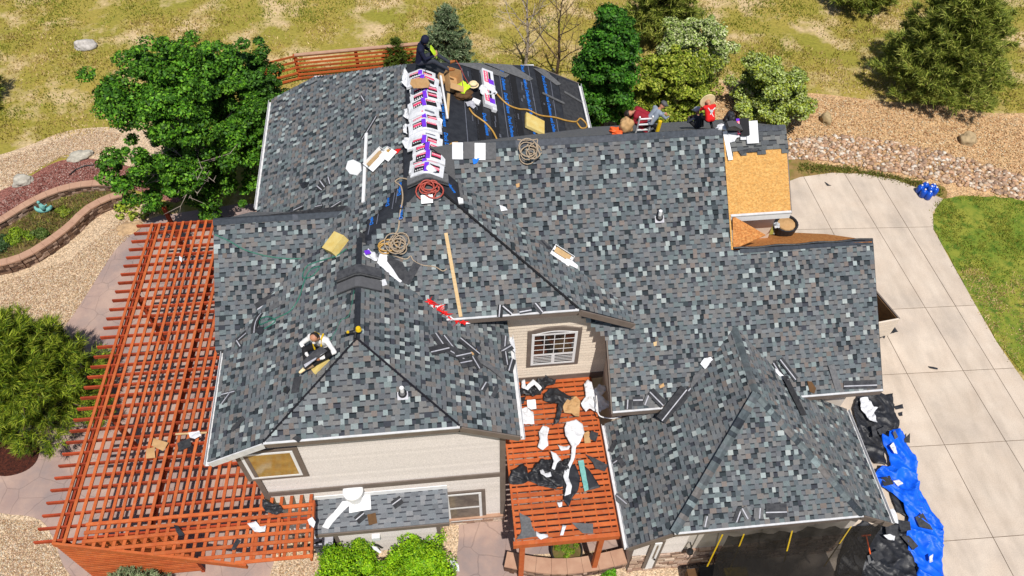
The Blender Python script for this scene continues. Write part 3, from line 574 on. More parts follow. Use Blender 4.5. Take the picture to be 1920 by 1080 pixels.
# trims
for x0,x1,z0,z1 in ((-5.66,-5.5,0,6.9),(1.44,1.6,.6,6.7)): rect('corner_board',x0,x1,z0,z1,.485,.045,M['trim'],HOUSE)
rect('band_board',-5.5,1.44,3.55,3.8,.48,.04,M['trim'],HOUSE)
rect('frieze_board',-4.4,.1,7.45,7.72,.48,.035,M['trim'],HOUSE)
rect('band_board',1.6,5.2,3.3,3.65,3.85,.04,M['trim'],HOUSE)
rect('sill_board',-.6,1.62,.52,.60,.50,.12,M['capst'],HOUSE)
def window(x0,x1,z0,z1,y,par,cas=.13,fr=.085,cols=1,rows=1,split=None,glass='glass',arch=0,label=None):
    w=MB(); 
    for a in ((x0-cas,x1+cas,z1,z1+cas),(x0-cas,x1+cas,z0-cas,z0),(x0-cas,x0,z0,z1),(x1,x1+cas,z0,z1)): w.box(a[0],a[1],y-.07,y-.02,a[2],a[3])
    if arch:
        P=[Vector((x0-cas,y-.07,z1+cas-.001))]+[Vector((x0-cas+(x1-x0+2*cas)*t,y-.07,z1+cas+arch*math.sin(math.pi*t))) for t in np.linspace(0,1,11)[1:-1]]+[Vector((x1+cas,y-.07,z1+cas-.001))]
        w.prism(P,(0,.05,0))
    wo=w.build('window',M['trim'],par)
    if label: wo['label']=label
    f=MB()
    for a in ((x0,x1,z1-fr,z1),(x0,x1,z0,z0+fr),(x0,x0+fr,z0+fr,z1-fr),(x1-fr,x1,z0+fr,z1-fr)): f.box(a[0],a[1],y-.085,y-.02,a[2],a[3])
    zs=split if split else z0
    if split: f.box(x0+fr,x1-fr,y-.08,y-.02,split-.05,split+.05)
    if arch:
        for t0,t1 in zip(np.linspace(0,1,9)[:-1],np.linspace(0,1,9)[1:]):
            f.bar(Vector((x0+fr+(x1-x0-2*fr)*t0,y-.055,z1-fr*.5+arch*.75*math.sin(math.pi*t0))),Vector((x0+fr+(x1-x0-2*fr)*t1,y-.055,z1-fr*.5+arch*.75*math.sin(math.pi*t1))),.05,.07)
    f.build('frame',M['white'],wo)
    top=z1-fr
    g=MB(); g.box(x0+fr,x1-fr,y-.075,y-.02,z0+fr,top)
    if arch: g.prism([Vector((x0+fr+(x1-x0-2*fr)*t,y-.082,z1-fr*.6+arch*.7*math.sin(math.pi*t))) for t in np.linspace(0,1,11)],(0,.02,0))
    g.build('pane',M[glass],wo)
    if cols>1 or rows>1:
        for i in range(1,cols):
            x=x0+fr+(x1-x0-2*fr)*i/cols; mm=MB(); mm.box(x-.012,x+.012,y-.084,y-.07,(split or z0)+.05,top+(arch*.6 if arch else 0)); mm.build('muntin',M['white'],wo)
        for i in range(1,rows):
            z=(split or z0)+(top-(split or z0))*i/rows+.02; mm=MB(); mm.box(x0+fr,x1-fr,y-.083,y-.07,z-.01,z+.01); mm.build('muntin',M['white'],wo)
        if split:
            mm=MB(); xm=(x0+x1)/2; mm.box(xm-.05,xm+.05,y-.083,y-.03,z0+fr,split-.05); mm.build('mullion',M['white'],wo)
            for s in (0,1):
                for i in range(1,5):
                    z=z0+fr+(split-.05-z0-fr)*i/5; mm=MB(); mm.box((x0+fr,xm+.05)[s],(xm-.05,x1-fr)[s],y-.08,y-.075,z-.012,z+.012); mm.build('blind_slat',M['white'],wo)
    return wo
def wpx(x,y,Y): p=ony(x,y,Y); return p.x,p.z
xa,za=wpx(993,684,3.85); xb,zb=wpx(1084,614,3.85)
window(xa+.02,xb,za+.05,zb-.12,3.87,HOUSE,cols=4,rows=4,split=za+.62,arch=.16,label='arched white window with small panes under the middle gable')
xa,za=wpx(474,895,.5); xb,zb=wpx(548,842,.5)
window(xa,xb,za,zb,.52,HOUSE,glass='glassw',cas=.15,label='upper left window with painted amber reflection')
xa,za=wpx(842,976,.5); xb,zb=wpx(902,920,.5)
window(xa,xb,za,zb,.52,HOUSE,glass='glassg',split=(za+zb)/2,label='lower window with grey lower sash beside the chimney roof')
# stone veneer bases
def veneer(name,x0,x1,y,z0,z1,par,n=None,side=None):
    V=[];Fc=[];C=[];b=MB(); z=z0
    while z<z1-.03:
        h=min(random.uniform(.09,.19),z1-z); x=x0
        while x<x1:
            w=min(random.uniform(.16,.42),x1-x); c=random.choice([L((214,184,160)),L((236,212,190)),L((190,154,132)),L((168,136,118)),L((226,196,176))]); d=random.uniform(.03,.08)
            b.box(x+.008,x+w-.008,y-d,y+.02,z+.008,z+h-.008,(*c,1)); x+=w
        z+=h
    return b.build(name,M['stones'],par,'stuff')
veneer('stone_veneer',-5.6,1.6,.5,0,.55,HOUSE); veneer('stone_veneer',5.4,12.3,-1.62,0,1.5,HOUSE)
# low shed roof with chimney
SH=(0,0,0)
p1=ony(590,938,.5);p2=ony(838,912,.5); zt=(p1.z+p2.z)/2; x0s=p1.x; x1s=p2.x
slope=.36; PL['Sh']=(zt-slope*.5,0,slope)
q=onpl(715,990,PL['Sh']); ys=q.y
print('shed',x0s,x1s,zt,ys)
RS=roofslab('roof','Sh',[(x0s,ys),(x1s,ys),(x1s,.5),(x0s,.5)],M['strip2']); RS['label']='small low roof under the metal flue'
shingles('Sh',[(x0s,ys),(x1s,ys),(x1s,.5),(x0s,.5)],RS,0,mono=[L((140,144,150)),L((128,132,138)),L((150,152,156)),L((134,140,146))],wscale=1.4)
zz=zp('Sh',0,ys); fasc('fascia',(x0s,ys-.02,zz),(x1s,ys-.02,zz),M['trim'],.2)
core([(x0s+.45,ys+.3),(x1s-.35,ys+.3),(x1s-.35,.55),(x0s+.45,.55)],zz-.05)
lap('siding',x0s+.45,x1s-.35,ys+.28,.1,lambda x:zz-.1,M['siding'])
for xx in (x0s+.42,x1s-.45): rect('corner_board',xx,xx+.12,0,zz-.1,ys+.255,.04,M['trim'],HOUSE)
rect('flashing',x0s,x1s,zt+.0,zt+.22,.49,.03,M['white'],HOUSE)
b=MB(); vx=ony(715,1000,ys+.25); b.box(vx.x-.3,vx.x-.05,ys+.1,ys+.25,vx.z-.2,vx.z+.02); b.build('wall_vent',M['white'],HOUSE)
# chimney flue
c=onpl(668,938,PL['Sh']); FL=empty('chimney_flue',c,'white round metal chimney flue with flat cap on the low roof','chimney')
b=MB(); z0=c.z; b.lathe((c.x,c.y,z0-.1),[(.17,0),(.17,.12),(.24,.13),(.24,.16),(.19,.2),(.19,.62),(.18,.64)],24); b.build('pipe',M['white'],FL,smooth=False)
b=MB(); b.lathe((c.x,c.y,z0+.56),[(.30,0),(.31,.03),(.31,.16),(.28,.19),(.02,.21)],28); b.build('cap',M['white'],FL)
b=MB(); n_=nrm('Sh'); pp=[onpl(x,y,PL['Sh'],.03) for x,y in ((654,938),(694,925),(696,955),(655,962))]; b.prism(pp,(0,0,.012)); b.build('flashing',M['white'],FL)

# garage front: door, light, strap
def gpx(x,y,Y=-1.66): return ony(x,y,Y)
a=gpx(1208,1062);c=gpx(1240,1016); 
DO=MB(); DO.box(a.x-.1,c.x+.1,-1.72,-1.66,.35,2.75); do=DO.build('door',M['trim'],HOUSE)
b=MB(); b.box(a.x,c.x,-1.75,-1.72,.4,2.65); b.build('door_panel',M['white'],do)
b=MB(); b.box(a.x+.08,c.x-.08,-1.757,-1.75,1.35,2.5); b.build('door_glass',M['glassg'],do)
b=MB(); b.lathe((c.x-.06,-1.77,1.35),[(.03,0),(.035,.03),(.01,.05)],10,axis=(0,-1,0)); b.build('handle',M['iron'],do)
l=gpx(1291,1022); CL=empty('wall_lantern',l,'black dome coach lantern on the garage wall beside the door','lantern')
b=MB(); b.tube([l+Vector((0,.0,.25)),l+Vector((0,-.12,.28)),l+Vector((0,-.2,.15))],.02,8); b.build('arm',M['iron'],CL)
b=MB(); b.lathe(l+Vector((0,-.2,-.05)),[(.06,-.1),(.11,0),(.10,.1),(.03,.16)],14); b.build('shade',M['iron'],CL)

# ------------------------------------------------------------------ pergolas
ZP=3.45
PG=empty('pergola',tuple(onz(300,800,0)),'large rust orange timber pergola over the patio left of the house','pergola')
A0=onz(103,1012,ZP); A1=onz(286,419,ZP)      # outer purlin bottom/top
X1=Vector((1,-.012,0)).normalized()
dY=(A1-A0); 
right_top=-6.4
def bdiag(x):   # front diagonal beam y at given x
    P,Q=onz(100,1018,ZP),onz(460,1059,ZP); return P.y+(Q.y-P.y)*(x-P.x)/(Q.x-P.x)
n=0; x=A0.x
for i in range(30):
    p=A0+Vector((i*.292,0,0)); q=A1+Vector((i*.292,0,0))
    if p.x>onz(585,1000,ZP).x: break
    dd=(q-p)
    # clip start at the diagonal beam
    t0=(max(bdiag(p.x),onz(587,1043,ZP).y)-p.y+.03)/dd.y; s_=p+dd*t0; e=q
    # stop at house wall
    if e.x>-5.62-.1: 
        tt=None
        # intersection with wall x=-5.62 for x>-5.7
        if s_.x>-5.75: e=p+dd*((.45-p.y)/dd.y)
        else: e=p+dd*((-5.7-p.x)/dd.x)
    if (e-s_).length<.2: continue
    b=MB(); b.bar(s_,e,.095,.045); b.build('purlin',M['stain'],PG)
# cross rafters under
yy=A0.y+.05
ys_=[]
y=A0.y+.0
while y<A1.y+.15:
    t=(y-A0.y)/dY.y; xl=A0.x+dY.x*t-.62; 
    xr=-5.66 if y>.5 else min(-1.9,99)
    if y<.5: 
        P,Q=onz(100,1018,ZP),onz(460,1059,ZP)
        xr=onz(588,1000,ZP).x
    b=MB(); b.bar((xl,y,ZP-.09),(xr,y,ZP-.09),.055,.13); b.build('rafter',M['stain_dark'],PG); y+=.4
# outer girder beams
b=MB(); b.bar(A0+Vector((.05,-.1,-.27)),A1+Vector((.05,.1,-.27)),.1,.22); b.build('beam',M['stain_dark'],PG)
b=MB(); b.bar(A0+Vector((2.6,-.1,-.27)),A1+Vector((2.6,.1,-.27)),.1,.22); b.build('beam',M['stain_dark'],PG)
P,Q=onz(98,1019,ZP),onz(462,1060,ZP); b=MB(); b.bar(P+Vector((0,0,-.08)),Q+Vector((0,0,-.08)),.07,.24); b.build('beam',M['stain'],PG)
for x_,y_ in ((.05,.1),(.05,4.6),(.05,9.2),(.05,13.6)):
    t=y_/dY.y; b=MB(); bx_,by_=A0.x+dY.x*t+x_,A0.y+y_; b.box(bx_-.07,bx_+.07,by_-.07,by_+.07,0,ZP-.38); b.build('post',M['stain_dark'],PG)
for t in (.04,):
    p=P.lerp(Q,t); b=MB(); b.box(p.x-.07,p.x+.07,p.y+.05,p.y+.19,0,ZP-.2); b.build('post',M['stain_dark'],PG)
# upper front slats in X direction, over the purlins
rx=onz(587,990,ZP+.07).x
for i,(xl,yl,yr) in enumerate(((164,979,946),(162,992,961),(156,1007,977),(188,1018,994),(290,1025,1011),(380,1035,1028),(425,1046,1042))):
    q=onz(587,yr,ZP+.06); P_,Q_=onz(100,1018,ZP),onz(460,1059,ZP); xs_=max(onz(163,985,ZP).x,P_.x+(q.y-P_.y)*(Q_.x-P_.x)/(Q_.y-P_.y)); p=Vector((xs_,q.y,q.z))
    if q.x-p.x<.3: continue
    b=MB(); b.bar(p,q,.10,.045); b.build('slat',M['stain'],PG)
b=MB(); b.bar(onz(589,940,ZP-.02),onz(584,1050,ZP-.02),.07,.18); b.build('beam',M['stain'],PG)
b=MB(); b.bar(onz(478,985,ZP-.02),onz(470,1055,ZP-.02),.07,.14); b.build('rafter',M['stain'],PG)
b=MB(); b.bar(onz(530,975,ZP-.02),onz(524,1050,ZP-.02),.05,.14); b.build('rafter',M['stain'],PG)
# slatted privacy screen
SCR=empty('privacy_screen',(-12,A0.y-.1,0),'slatted rust orange privacy screen hanging down the front corner of the pergola','screen')
pl_=onz(104,1022,ZP-.2); pr_=onz(364,1050,ZP-.2); ysn=A0.y-.12
x0_=pl_.x; pr2=ony(366,1052,ysn); x1_=pr2.x
z=ZP-.12
while z>.25:
    dx=random.uniform(-.05,.05); b=MB(); b.box(x0_+.05,x1_,ysn-.03,ysn+.0,z-.10,z); b.build('screen_board',M['stain'],SCR); z-=.148
for xx in (x0_+.3,(x0_+x1_)/2,x1_-.05): b=MB(); b.box(xx-.05,xx+.05,ysn+.005,ysn+.1,0,ZP-.2); b.build('post',M['stain_dark'],SCR)
# courtyard pergola
ZC=3.35
CGp=empty('pergola',(3.2,1,0),'small rust orange pergola over the courtyard littered with torn roofing','pergola')
c00=onz(962,1022,ZC); c10=onz(1170,995,ZC); yf=(c00.y+c10.y)/2; cx0=max(1.72,c00.x); cx1=min(4.8,c10.x)
print('court',c00,c10)
yb_=3.80; nrow=29
for i in range(nrow):
    y=yf+.12+(yb_-yf-.15)*i/(nrow-1); b=MB(); b.box(cx0+.02,cx1-.02,y-.063,y+.063,ZC,ZC+.04); b.build('slat',M['stain'],CGp)
for i in range(8):
    x=cx0+.2+(cx1-cx0-.4)*i/7; b=MB(); b.box(x-.02,x+.02,yf+.05,yb_,ZC-.145,ZC-.003); b.build('joist',M['stain'],CGp)
for xx in (cx0+.02,cx1-.02): b=MB(); b.box(xx-.03,xx+.03,yf+.03,yb_,ZC-.2,ZC+.03); b.build('beam',M['stain'],CGp)
b=MB(); b.box(cx0-.08,cx1+.02,yf-.10,yf+.025,ZC-.22,ZC+.045); b.build('beam',M['stain'],CGp)
b=MB(); b.box(cx0,cx1,3.80,3.86,ZC-.22,ZC+.035); b.build('ledger',M['stain'],CGp)
for xx in (cx0+.2,cx1-.5): b=MB(); b.box(xx-.08,xx+.08,yf-.04,yf+.12,0,ZC-.225); b.build('post',M['stain'],CGp)

# ------------------------------------------------------------------ fence behind
fa=onz(560,150,0); FH=1.55
def topz(px,py,Y): return ony(px,py,Y)
FN=empty('rail_fence',fa,'rust orange horizontal rail fence behind the rear wing','fence')
f0=onz(563,150,0); f1=onz(792,128,0); f2=onz(505,165,0)
for A_,B_ in ((f0,f1),(f2,f0)):
    n=7 if A_ is f0 else 5
    for i in range(n):
        z=.15+i*(FH-.2)/(n-1); b=MB(); b.bar(A_+Vector((0,-.05,z)),B_+Vector((0,-.05,z)),.04,.11); b.build('rail',M['stain'],FN)
b=MB(); b.bar(f0+Vector((0,0,FH)),f1+Vector((0,0,FH)),.2,.05); b.build('top_rail',M['capst'],FN)
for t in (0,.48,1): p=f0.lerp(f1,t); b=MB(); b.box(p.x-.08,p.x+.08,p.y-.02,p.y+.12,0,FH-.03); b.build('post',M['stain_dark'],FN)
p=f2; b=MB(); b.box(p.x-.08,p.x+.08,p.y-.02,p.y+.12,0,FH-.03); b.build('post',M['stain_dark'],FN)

# ------------------------------------------------------------------ retaining walls
def rwall(px,H,label,faceside,cap_w=.36,z=0.0,nb=1):
    P=[onz(x,y,H) for x,y in px]; P=catmull(P,5,closed=False)
    root=empty('retaining_wall',(P[0].x,P[0].y,0),label,'garden wall')
    acc=0
    core_=MB(); st=MB()
    # resample
    pts=[P[0]]; 
    for i in range(1,len(P)):
        while (P[i]-pts[-1]).length>.5: pts.append(pts[-1]+(P[i]-pts[-1]).normalized()*.5)
    for i in range(len(pts)-1):
        a,b_=pts[i],pts[i+1]; d=(b_-a).normalized(); nn=Vector((-d.y,d.x,0))
        if i+2<len(pts): d2=(pts[i+2]-b_).normalized()
        else: d2=d
        if i>0: d0=(a-pts[i-1]).normalized()
        else: d0=d
        na=(Vector((-d.y,d.x,0))+Vector((-d0.y,d0.x,0))).normalized(); nb_=(Vector((-d.y,d.x,0))+Vector((-d2.y,d2.x,0))).normalized()
        w=cap_w/2; g=d*.004
        q=[a+g-na*w,b_-g-nb_*w,b_-g+nb_*w,a+g+na*w]
        m_=MB(); m_.quadbox([v-Vector((0,0,.07)) for v in q]+q); m_.build('cap_stone',M['capst'],root)
        q=[v for v in (a-na*(w-.06),b_-nb_*(w-.06),b_+nb_*(w-.06),a+na*(w-.06))]
        core_.quadbox([Vector((v.x,v.y,z)) for v in q]+[v-Vector((0,0,.072)) for v in q])
        zc=z
        while zc<H-.1:
            h=random.uniform(.07,.13); h=min(h,H-.08-zc); x=0
            for sgn in faceside:
                x=0
                while x<.5:
                    wd=min(random.uniform(.12,.34),.5-x); s_=a+d*(x+.006); e_=a+d*(x+wd-.006); off=nn*sgn*(w-.06); dd=nn*sgn*random.uniform(.015,.06)
                    cc=random.choice([L((150,118,96)),L((120,90,72)),L((182,150,128)),L((98,74,62)),L((206,176,156)),L((138,112,98))])
                    st.quadbox([Vector((v.x,v.y,zz_)) for zz_ in (zc+.006,zc+h-.006) for v in (s_+off*.9,e_+off*.9,e_+off+dd,s_+off+dd)],(*cc,1)); x+=wd
            zc+=h
    core_.build('wall_core',M['darkmulch'],root); st.build('facing_stones',M['stones'],root,'stuff')
rwall([(-60,440),(0,412),(60,375),(110,354),(160,343),(222,341)],.5,'upper curved stone garden wall with pink cap beside the red mulch',(-1,1),nb=1)
rwall([(-60,503),(0,492),(45,479),(92,450),(132,420),(162,390),(200,370),(238,360)],.62,'lower curved stone garden wall with pink cap above the gravel',(-1,1))
rwall([(948,1048),(1000,1058),(1060,1062),(1120,1054),(1178,1040)],.55,'low curved stone wall with pink cap in front of the courtyard pergola',(-1,),cap_w=.5)

# ------------------------------------------------------------------ vegetation
def crown(clumps,leaf,cols,nper,flat=.6,asp=1.7,dark=None,up=.4):
    cl=np.array([c[:3] for c in clumps]); rad=np.array([c[3] for c in clumps]); n=len(cl)*nper
    idx=np.repeat(np.arange(len(cl)),nper); d=RNG.normal(size=(n,3)); d/=np.linalg.norm(d,axis=1)[:,None]
    rr=RNG.uniform(.25,1,n)**.5*rad[idx]; P=cl[idx]+d*rr[:,None]*np.array([1,1,flat])
    nn=d*.6+RNG.normal(size=(n,3))*.5+np.array([0,0,up]); nn/=np.linalg.norm(nn,axis=1)[:,None]
    a=np.cross(nn,RNG.normal(size=(n,3))); a/=np.linalg.norm(a,axis=1)[:,None]; b=np.cross(nn,a)
    s=leaf*RNG.uniform(.6,1.35,n)[:,None]
    V=np.stack([P-a*s*asp*.5,P+b*s*.5+nn*s*.08,P+a*s*asp*.5,P-b*s*.5+nn*s*.08],1).reshape(-1,3)
    C=np.array(cols)[RNG.integers(0,len(cols),n)]*RNG.uniform(.75,1.25,(n,1))*RNG.uniform(.8,1.2,(len(cl),1))[idx]
    return amesh(V,np.arange(n*4).reshape(-1,4),np.hstack([C,np.ones((n,1))]))
def tree(name,label,cat,base,H,R,hb,nclump,nper,leaf,cols,cr=.5,trunk=.14,bark='bark',fl=.7,shape='round',group=None,limbs=9,bare=0,flat=.6,gap=1.0):
    base=Vector(base); T=empty(name,base,label,cat,group)
    cz=hb+(H-hb)/2; hz=(H-hb)/2; clumps=[]
    for i in range(nclump):
        for _ in range(50):
            d=Vector((random.gauss(0,1),random.gauss(0,1),random.gauss(0,1))).normalized()
            r=random.uniform(.35,1)**.5; r*=max(.6,.94+.42*noise.noise(d*1.9+base*.37)); p=Vector((d.x*R*r*1.05,d.y*R*r*1.05,cz+d.z*hz*r*1.03))
            if shape=='cone':
                t=(p.z-hb)/(H-hb); rr=R*(1-t)**.75*(1.0); a=random.uniform(0,6.28); q=rr*random.uniform(.4,1); p=Vector((math.cos(a)*q,math.sin(a)*q,p.z))
            if shape=='column':
                t=(p.z-hb)/(H-hb); rr=R*min(1,(1-t)*2.2+.12); a=random.uniform(0,6.28); q=rr*random.uniform(.3,1); p=Vector((math.cos(a)*q,math.sin(a)*q,p.z))
            if noise.noise((p+base)*(.9/R*1.6))*gap>-.22: break
        clumps.append((base.x+p.x,base.y+p.y,base.z+p.z,cr*random.uniform(.45,1.5)))
    me=crown(clumps,leaf,cols,nper,flat); link('crown',me,M['leaf'],T)
    b=MB(); b.tube([base+Vector((0,0,-.05)),base+Vector((.05,.03,hb*.6)),base+Vector((.0,.1,cz)),base+Vector((0,0,H*.86))],[trunk,trunk*.8,trunk*.5,trunk*.12],8); b.build('trunk',M[bark],T)
    for i in range(limbs):
        c=random.choice(clumps); e=Vector(c[:3]); st=base+Vector((0,0,max(.2,min((e.z-base.z)*.55,cz)))); m_=st.lerp(e,.5)+Vector((random.gauss(0,.1),random.gauss(0,.1),.15))
        b=MB(); b.tube([st,m_,e],[trunk*.42,trunk*.25,trunk*.06],5); b.build('branch',M[bark],T)
    return T
G1=[L((76,130,24)),L((92,148,30)),L((58,108,18)),L((118,172,42)),L((48,90,18))]
G2=[L((74,124,30)),L((60,108,24)),L((92,144,38)),L((46,84,20))]
tree('maple_tree','big bright green leafy tree at the left corner of the rear wing','tree',onz(405,392,0),8.5,3.05,1.2,680,230,.08,G1,cr=.34,trunk=.17,bark='barkpale',limbs=16,gap=1.5)
tree('maple_tree','dark green leafy tree tucked between the big tree and the grey roof','tree',onz(508,318,0),6.9,2.0,1.2,300,200,.085,G2,cr=.31,trunk=.13,limbs=8,gap=1.3)
YG=[L((150,168,44)),L((172,184,60)),L((126,148,34)),L((190,196,84)),L((104,128,30))]
SG=[L((176,194,110)),L((200,212,140)),L((146,170,76)),L((216,222,170)),L((120,148,56))]
tree('columnar_tree','tall narrow dark green tree behind the right end of the black roof','tree',onz(1124,258,0),7.9,1.35,.2,200,330,.085,[L((56,112,22)),L((74,134,28)),L((40,86,16)),L((92,148,40))],cr=.38,shape='column',gap=.6)
tree('shrub','wide yellow green shrub behind the workers on the ridge','shrub',onz(1245,240,0),4.5,2.1,.1,230,270,.075,YG,cr=.33,trunk=.06,limbs=8)
tree('shrub','pale flowering shrub standing behind the wide yellow green one','shrub',onz(1282,165,0),4.1,1.85,.3,170,240,.08,SG,cr=.32,trunk=.06)
tree('shrub','round pale green shrub on tan gravel right of the ridge','shrub',onz(1436,218,0),3.0,2.0,.15,190,260,.075,SG[:3]+YG[:2],cr=.31,trunk=.05,limbs=10)
for px,col,lb in (((674,1100),0,'left one of two clipped bright green bushes under the low roof'),((792,1090),0,'right one of two clipped bright green bushes under the low roof')):
    tree('bush',lb,'bush',onz(px[0],px[1],0),1.75,.98,.0,90,520,.045,[L((128,184,12)),L((152,202,18)),L((104,160,10)),L((172,214,34))],cr=.34,trunk=.04,limbs=3,gap=.2,flat=.9)
# conifers with needle tufts
def needles(tufts_,nl,cols,nper=14,w=.012,spr=1.0):
    P=np.array([t[:3] for t in tufts_]); D=np.array([t[3:6] for t in tufts_]); n=len(P)*nper; idx=np.repeat(np.arange(len(P)),nper)
    d=D[idx]*.9+RNG.normal(size=(n,3))*.55*spr; d/=np.linalg.norm(d,axis=1)[:,None]; a=np.cross(d,RNG.normal(size=(n,3))); a/=np.linalg.norm(a,axis=1)[:,None]
    l=nl*RNG.uniform(.6,1.2,(n,1)); B=P[idx]+RNG.normal(size=(n,3))*nl*.12
    V=np.stack([B-a*w,B+a*w,B+d*l],1).reshape(-1,3)
    C=np.array(cols)[RNG.integers(0,len(cols),n)]*RNG.uniform(.7,1.25,(n,1))
    return amesh(V,np.arange(n*3).reshape(-1,3),np.hstack([C,np.ones((n,1))]))
def conifer(name,label,cat,base,H,R,hb,cols,nbr=60,tuft=.2,per=14,tp=9,trunk=.13,w=.014,droop=-.05,power=.8,bark='bark'):
    base=Vector(base); T=empty(name,base,label,cat); tf=[]; bb=MB()
    for i in range(nbr):
        t=(i+.5)/nbr; z=hb+(H-hb)*t; a=i*2.4+random.uniform(-.4,.4); r=R*(1-t)**power*random.uniform(.75,1.12)+.12
        d=Vector((math.cos(a),math.sin(a),.12+.6*t+droop)).normalized(); s_=base+Vector((0,0,z)); e=s_+d*r
        bb.tube([s_,e],[trunk*.28*(1-t)+.01,.006],4)
        n=max(3,int(r*tp))
        for k in range(n):
            q=.3+.7*k/n; side=Vector((-d.y,d.x,0))*random.choice((-1,1)); off=side*random.uniform(0,.42)*r*(1.15-q)+Vector((0,0,random.uniform(-.05,.12)))
            p=s_+d*r*q+off; dd=(d+side*.5+Vector((0,0,.35))).normalized(); tf.append((*p,*dd))
            tf.append((*(p+off*.35),*dd))
    link('crown',needles(tf,tuft,cols,per,w),M['leaf'],T)
    bb.build('branches',M[bark],T,'stuff')
    b=MB(); b.tube([base,base+Vector((0,0,H*.5)),base+Vector((0,0,H*.97))],[trunk,trunk*.6,.02],8); b.build('trunk',M[bark],T); return T
PG_=[L((180,200,54)),L((124,152,32)),L((186,196,66)),L((98,126,28)),L((76,104,26))]
conifer('pine_tree','big yellow green pine with long needles at the left edge beside the patio','pine tree',onz(92,770,0),4.9,2.75,.6,PG_,nbr=150,tuft=.30,per=16,tp=13,trunk=.16,w=.013,power=.55)
PD=[L((172,184,74)),L((136,154,54)),L((200,204,98)),L((100,118,42))]
conifer('pine_tree','large dark pine on the field at the upper right','pine tree',onz(1742,165,0),6.0,3.3,.4,PD,nbr=140,tuft=.34,per=12,tp=11,trunk=.18,w=.022,power=.6)
conifer('pine_tree','dark pine cut by the top edge above the yellow green shrub','pine tree',onz(1235,66,0),4.3,2.4,.3,PD,nbr=90,tuft=.34,per=12,tp=9,w=.024,power=.6)
conifer('pine_tree','pine cut off at the upper left edge throwing a dark shadow','pine tree',onz(-78,205,0),4.6,2.6,.3,PD,nbr=90,tuft=.34,per=12,tp=9,w=.022,power=.6)
conifer('pine_tree','pine at the very top right corner of the field','pine tree',onz(1600,8,0),4.6,2.3,.3,PD,nbr=90,tuft=.34,per=12,tp=9,w=.024,power=.6)
conifer('spruce_tree','small silvery blue spruce behind the rear ridge','spruce tree',onz(842,128,0),3.6,1.65,.1,[L((150,170,124)),L((120,146,104)),L((176,190,148)),L((90,118,76))],nbr=90,tuft=.2,per=12,tp=10,w=.022,power=.75)
conifer('spruce_tree','low dark green spruce in front of the rail fence','spruce tree',onz(748,130,0),1.7,1.1,.05,[L((96,118,40)),L((70,94,30)),L((124,140,56))],nbr=50,tuft=.2,per=12,tp=9,w=.022)
conifer('juniper_bush','silver green juniper bush in front of the slatted screen','bush',onz(255,1130,0),1.2,1.25,.05,[L((150,168,120)),L((120,144,96)),L((176,188,144))],nbr=60,tuft=.16,per=14,tp=12,w=.014,power=.5)
# bare trees
def bare(label,base,H,R,mat,seed):
    rs=random.Random(seed); base=Vector(base); T=empty('bare_tree',base,label,'tree'); tw=MB(); 
    b=MB(); b.tube([base,base+Vector((.1,0,H*.3)),base+Vector((0,.1,H*.65)),base+Vector((.1,0,H))],[.09,.075,.045,.01],7); b.build('trunk',M[mat],T)
    def grow(p,d,l,r,lv):
        q=p+d*l*.5+Vector((rs.gauss(0,.06),rs.gauss(0,.06),.03))*l; e=q+(d+Vector((rs.gauss(0,.2),rs.gauss(0,.2),.15))).normalized()*l*.5
        tw.tube([p,q,e],[r,r*.75,r*.45],5)
        if lv>0:
            for k in range(3): grow(q.lerp(e,k/2.5),(d+Vector((rs.gauss(0,.55),rs.gauss(0,.55),rs.gauss(.1,.3)))).normalized(),l*.6,r*.5,lv-1)
    for i in range(11):
        a=i*2.4; t=.2+.75*i/11; grow(base+Vector((0,0,H*t)),Vector((math.cos(a),math.sin(a),.9)).normalized(),R*(1.15-t*.7),.04*(1.1-t*.6),2)
    tw.build('branches',M[mat],T,'stuff')
bare('pale leafless young tree behind the black underlayment',onz(985,128,0),5.6,1.6,'barkpale',3)
bare('brown leafless tree left of the tall dark green tree',onz(1042,150,0),5.0,1.9,'bark',5)
# pale dead limbs at the foot of the big tree
bt=onz(412,432,0); DT=empty('dead_shrub',bt,'grey leafless twiggy shrub at the top end of the pergola','shrub'); tw=MB(); rs=random.Random(4)
for i in range(34):
    a=rs.uniform(0,6.28); l=rs.uniform(.8,2.2); d=Vector((math.cos(a),math.sin(a),rs.uniform(.3,.8))); p=bt+Vector((0,0,2.8+rs.random())); m_=p+d*l*.5+Vector((0,0,.15)); tw.tube([p,m_,p+d*l],[.035,.02,.006],5)
    for k in range(3): q=m_.lerp(p+d*l,rs.random()); tw.tube([q,q+Vector((rs.gauss(0,.4),rs.gauss(0,.4),.1))],[.012,.004],4)
tw.build('branches',M['barkpale'],DT,'stuff'); b=MB(); b.tube([bt,bt+Vector((0,0,3.4))],[.09,.05],8); b.build('trunk',M['barkpale'],DT)
# planter greenery
tag(tufts('ground_cover',pz([(0,450),(60,404),(120,375),(200,360),(190,378),(130,426),(60,468),(0,486)]),620,.11,[L((138,146,60)),L((150,124,76)),L((170,164,80)),L((132,108,70)),L((110,112,66)),L((160,138,92))],spread=.13,z=.1,blades=7,w=.03),'mixed low green plants growing between the two curved walls','plants')
def clumpplant(label,px,R,h,cols,z=0.1,leaf=.05):
    p=onz(*px,z); cl=[(p.x+random.gauss(0,R*.4),p.y+random.gauss(0,R*.4),z+random.uniform(.1,1)*h*.7,R*.4) for _ in range(12)]
    T=empty('plant',p,label,'plant'); link('foliage',crown(cl,leaf,cols,170,.8),M['leaf'],T)
clumpplant('bright yellow green mound in the middle of the planter',(32,446),.5,.35,[L((150,176,40)),L((120,150,36))])
clumpplant('grey green mound at the left end of the planter',(8,458),.5,.3,[L((80,110,60)),L((60,90,46))])
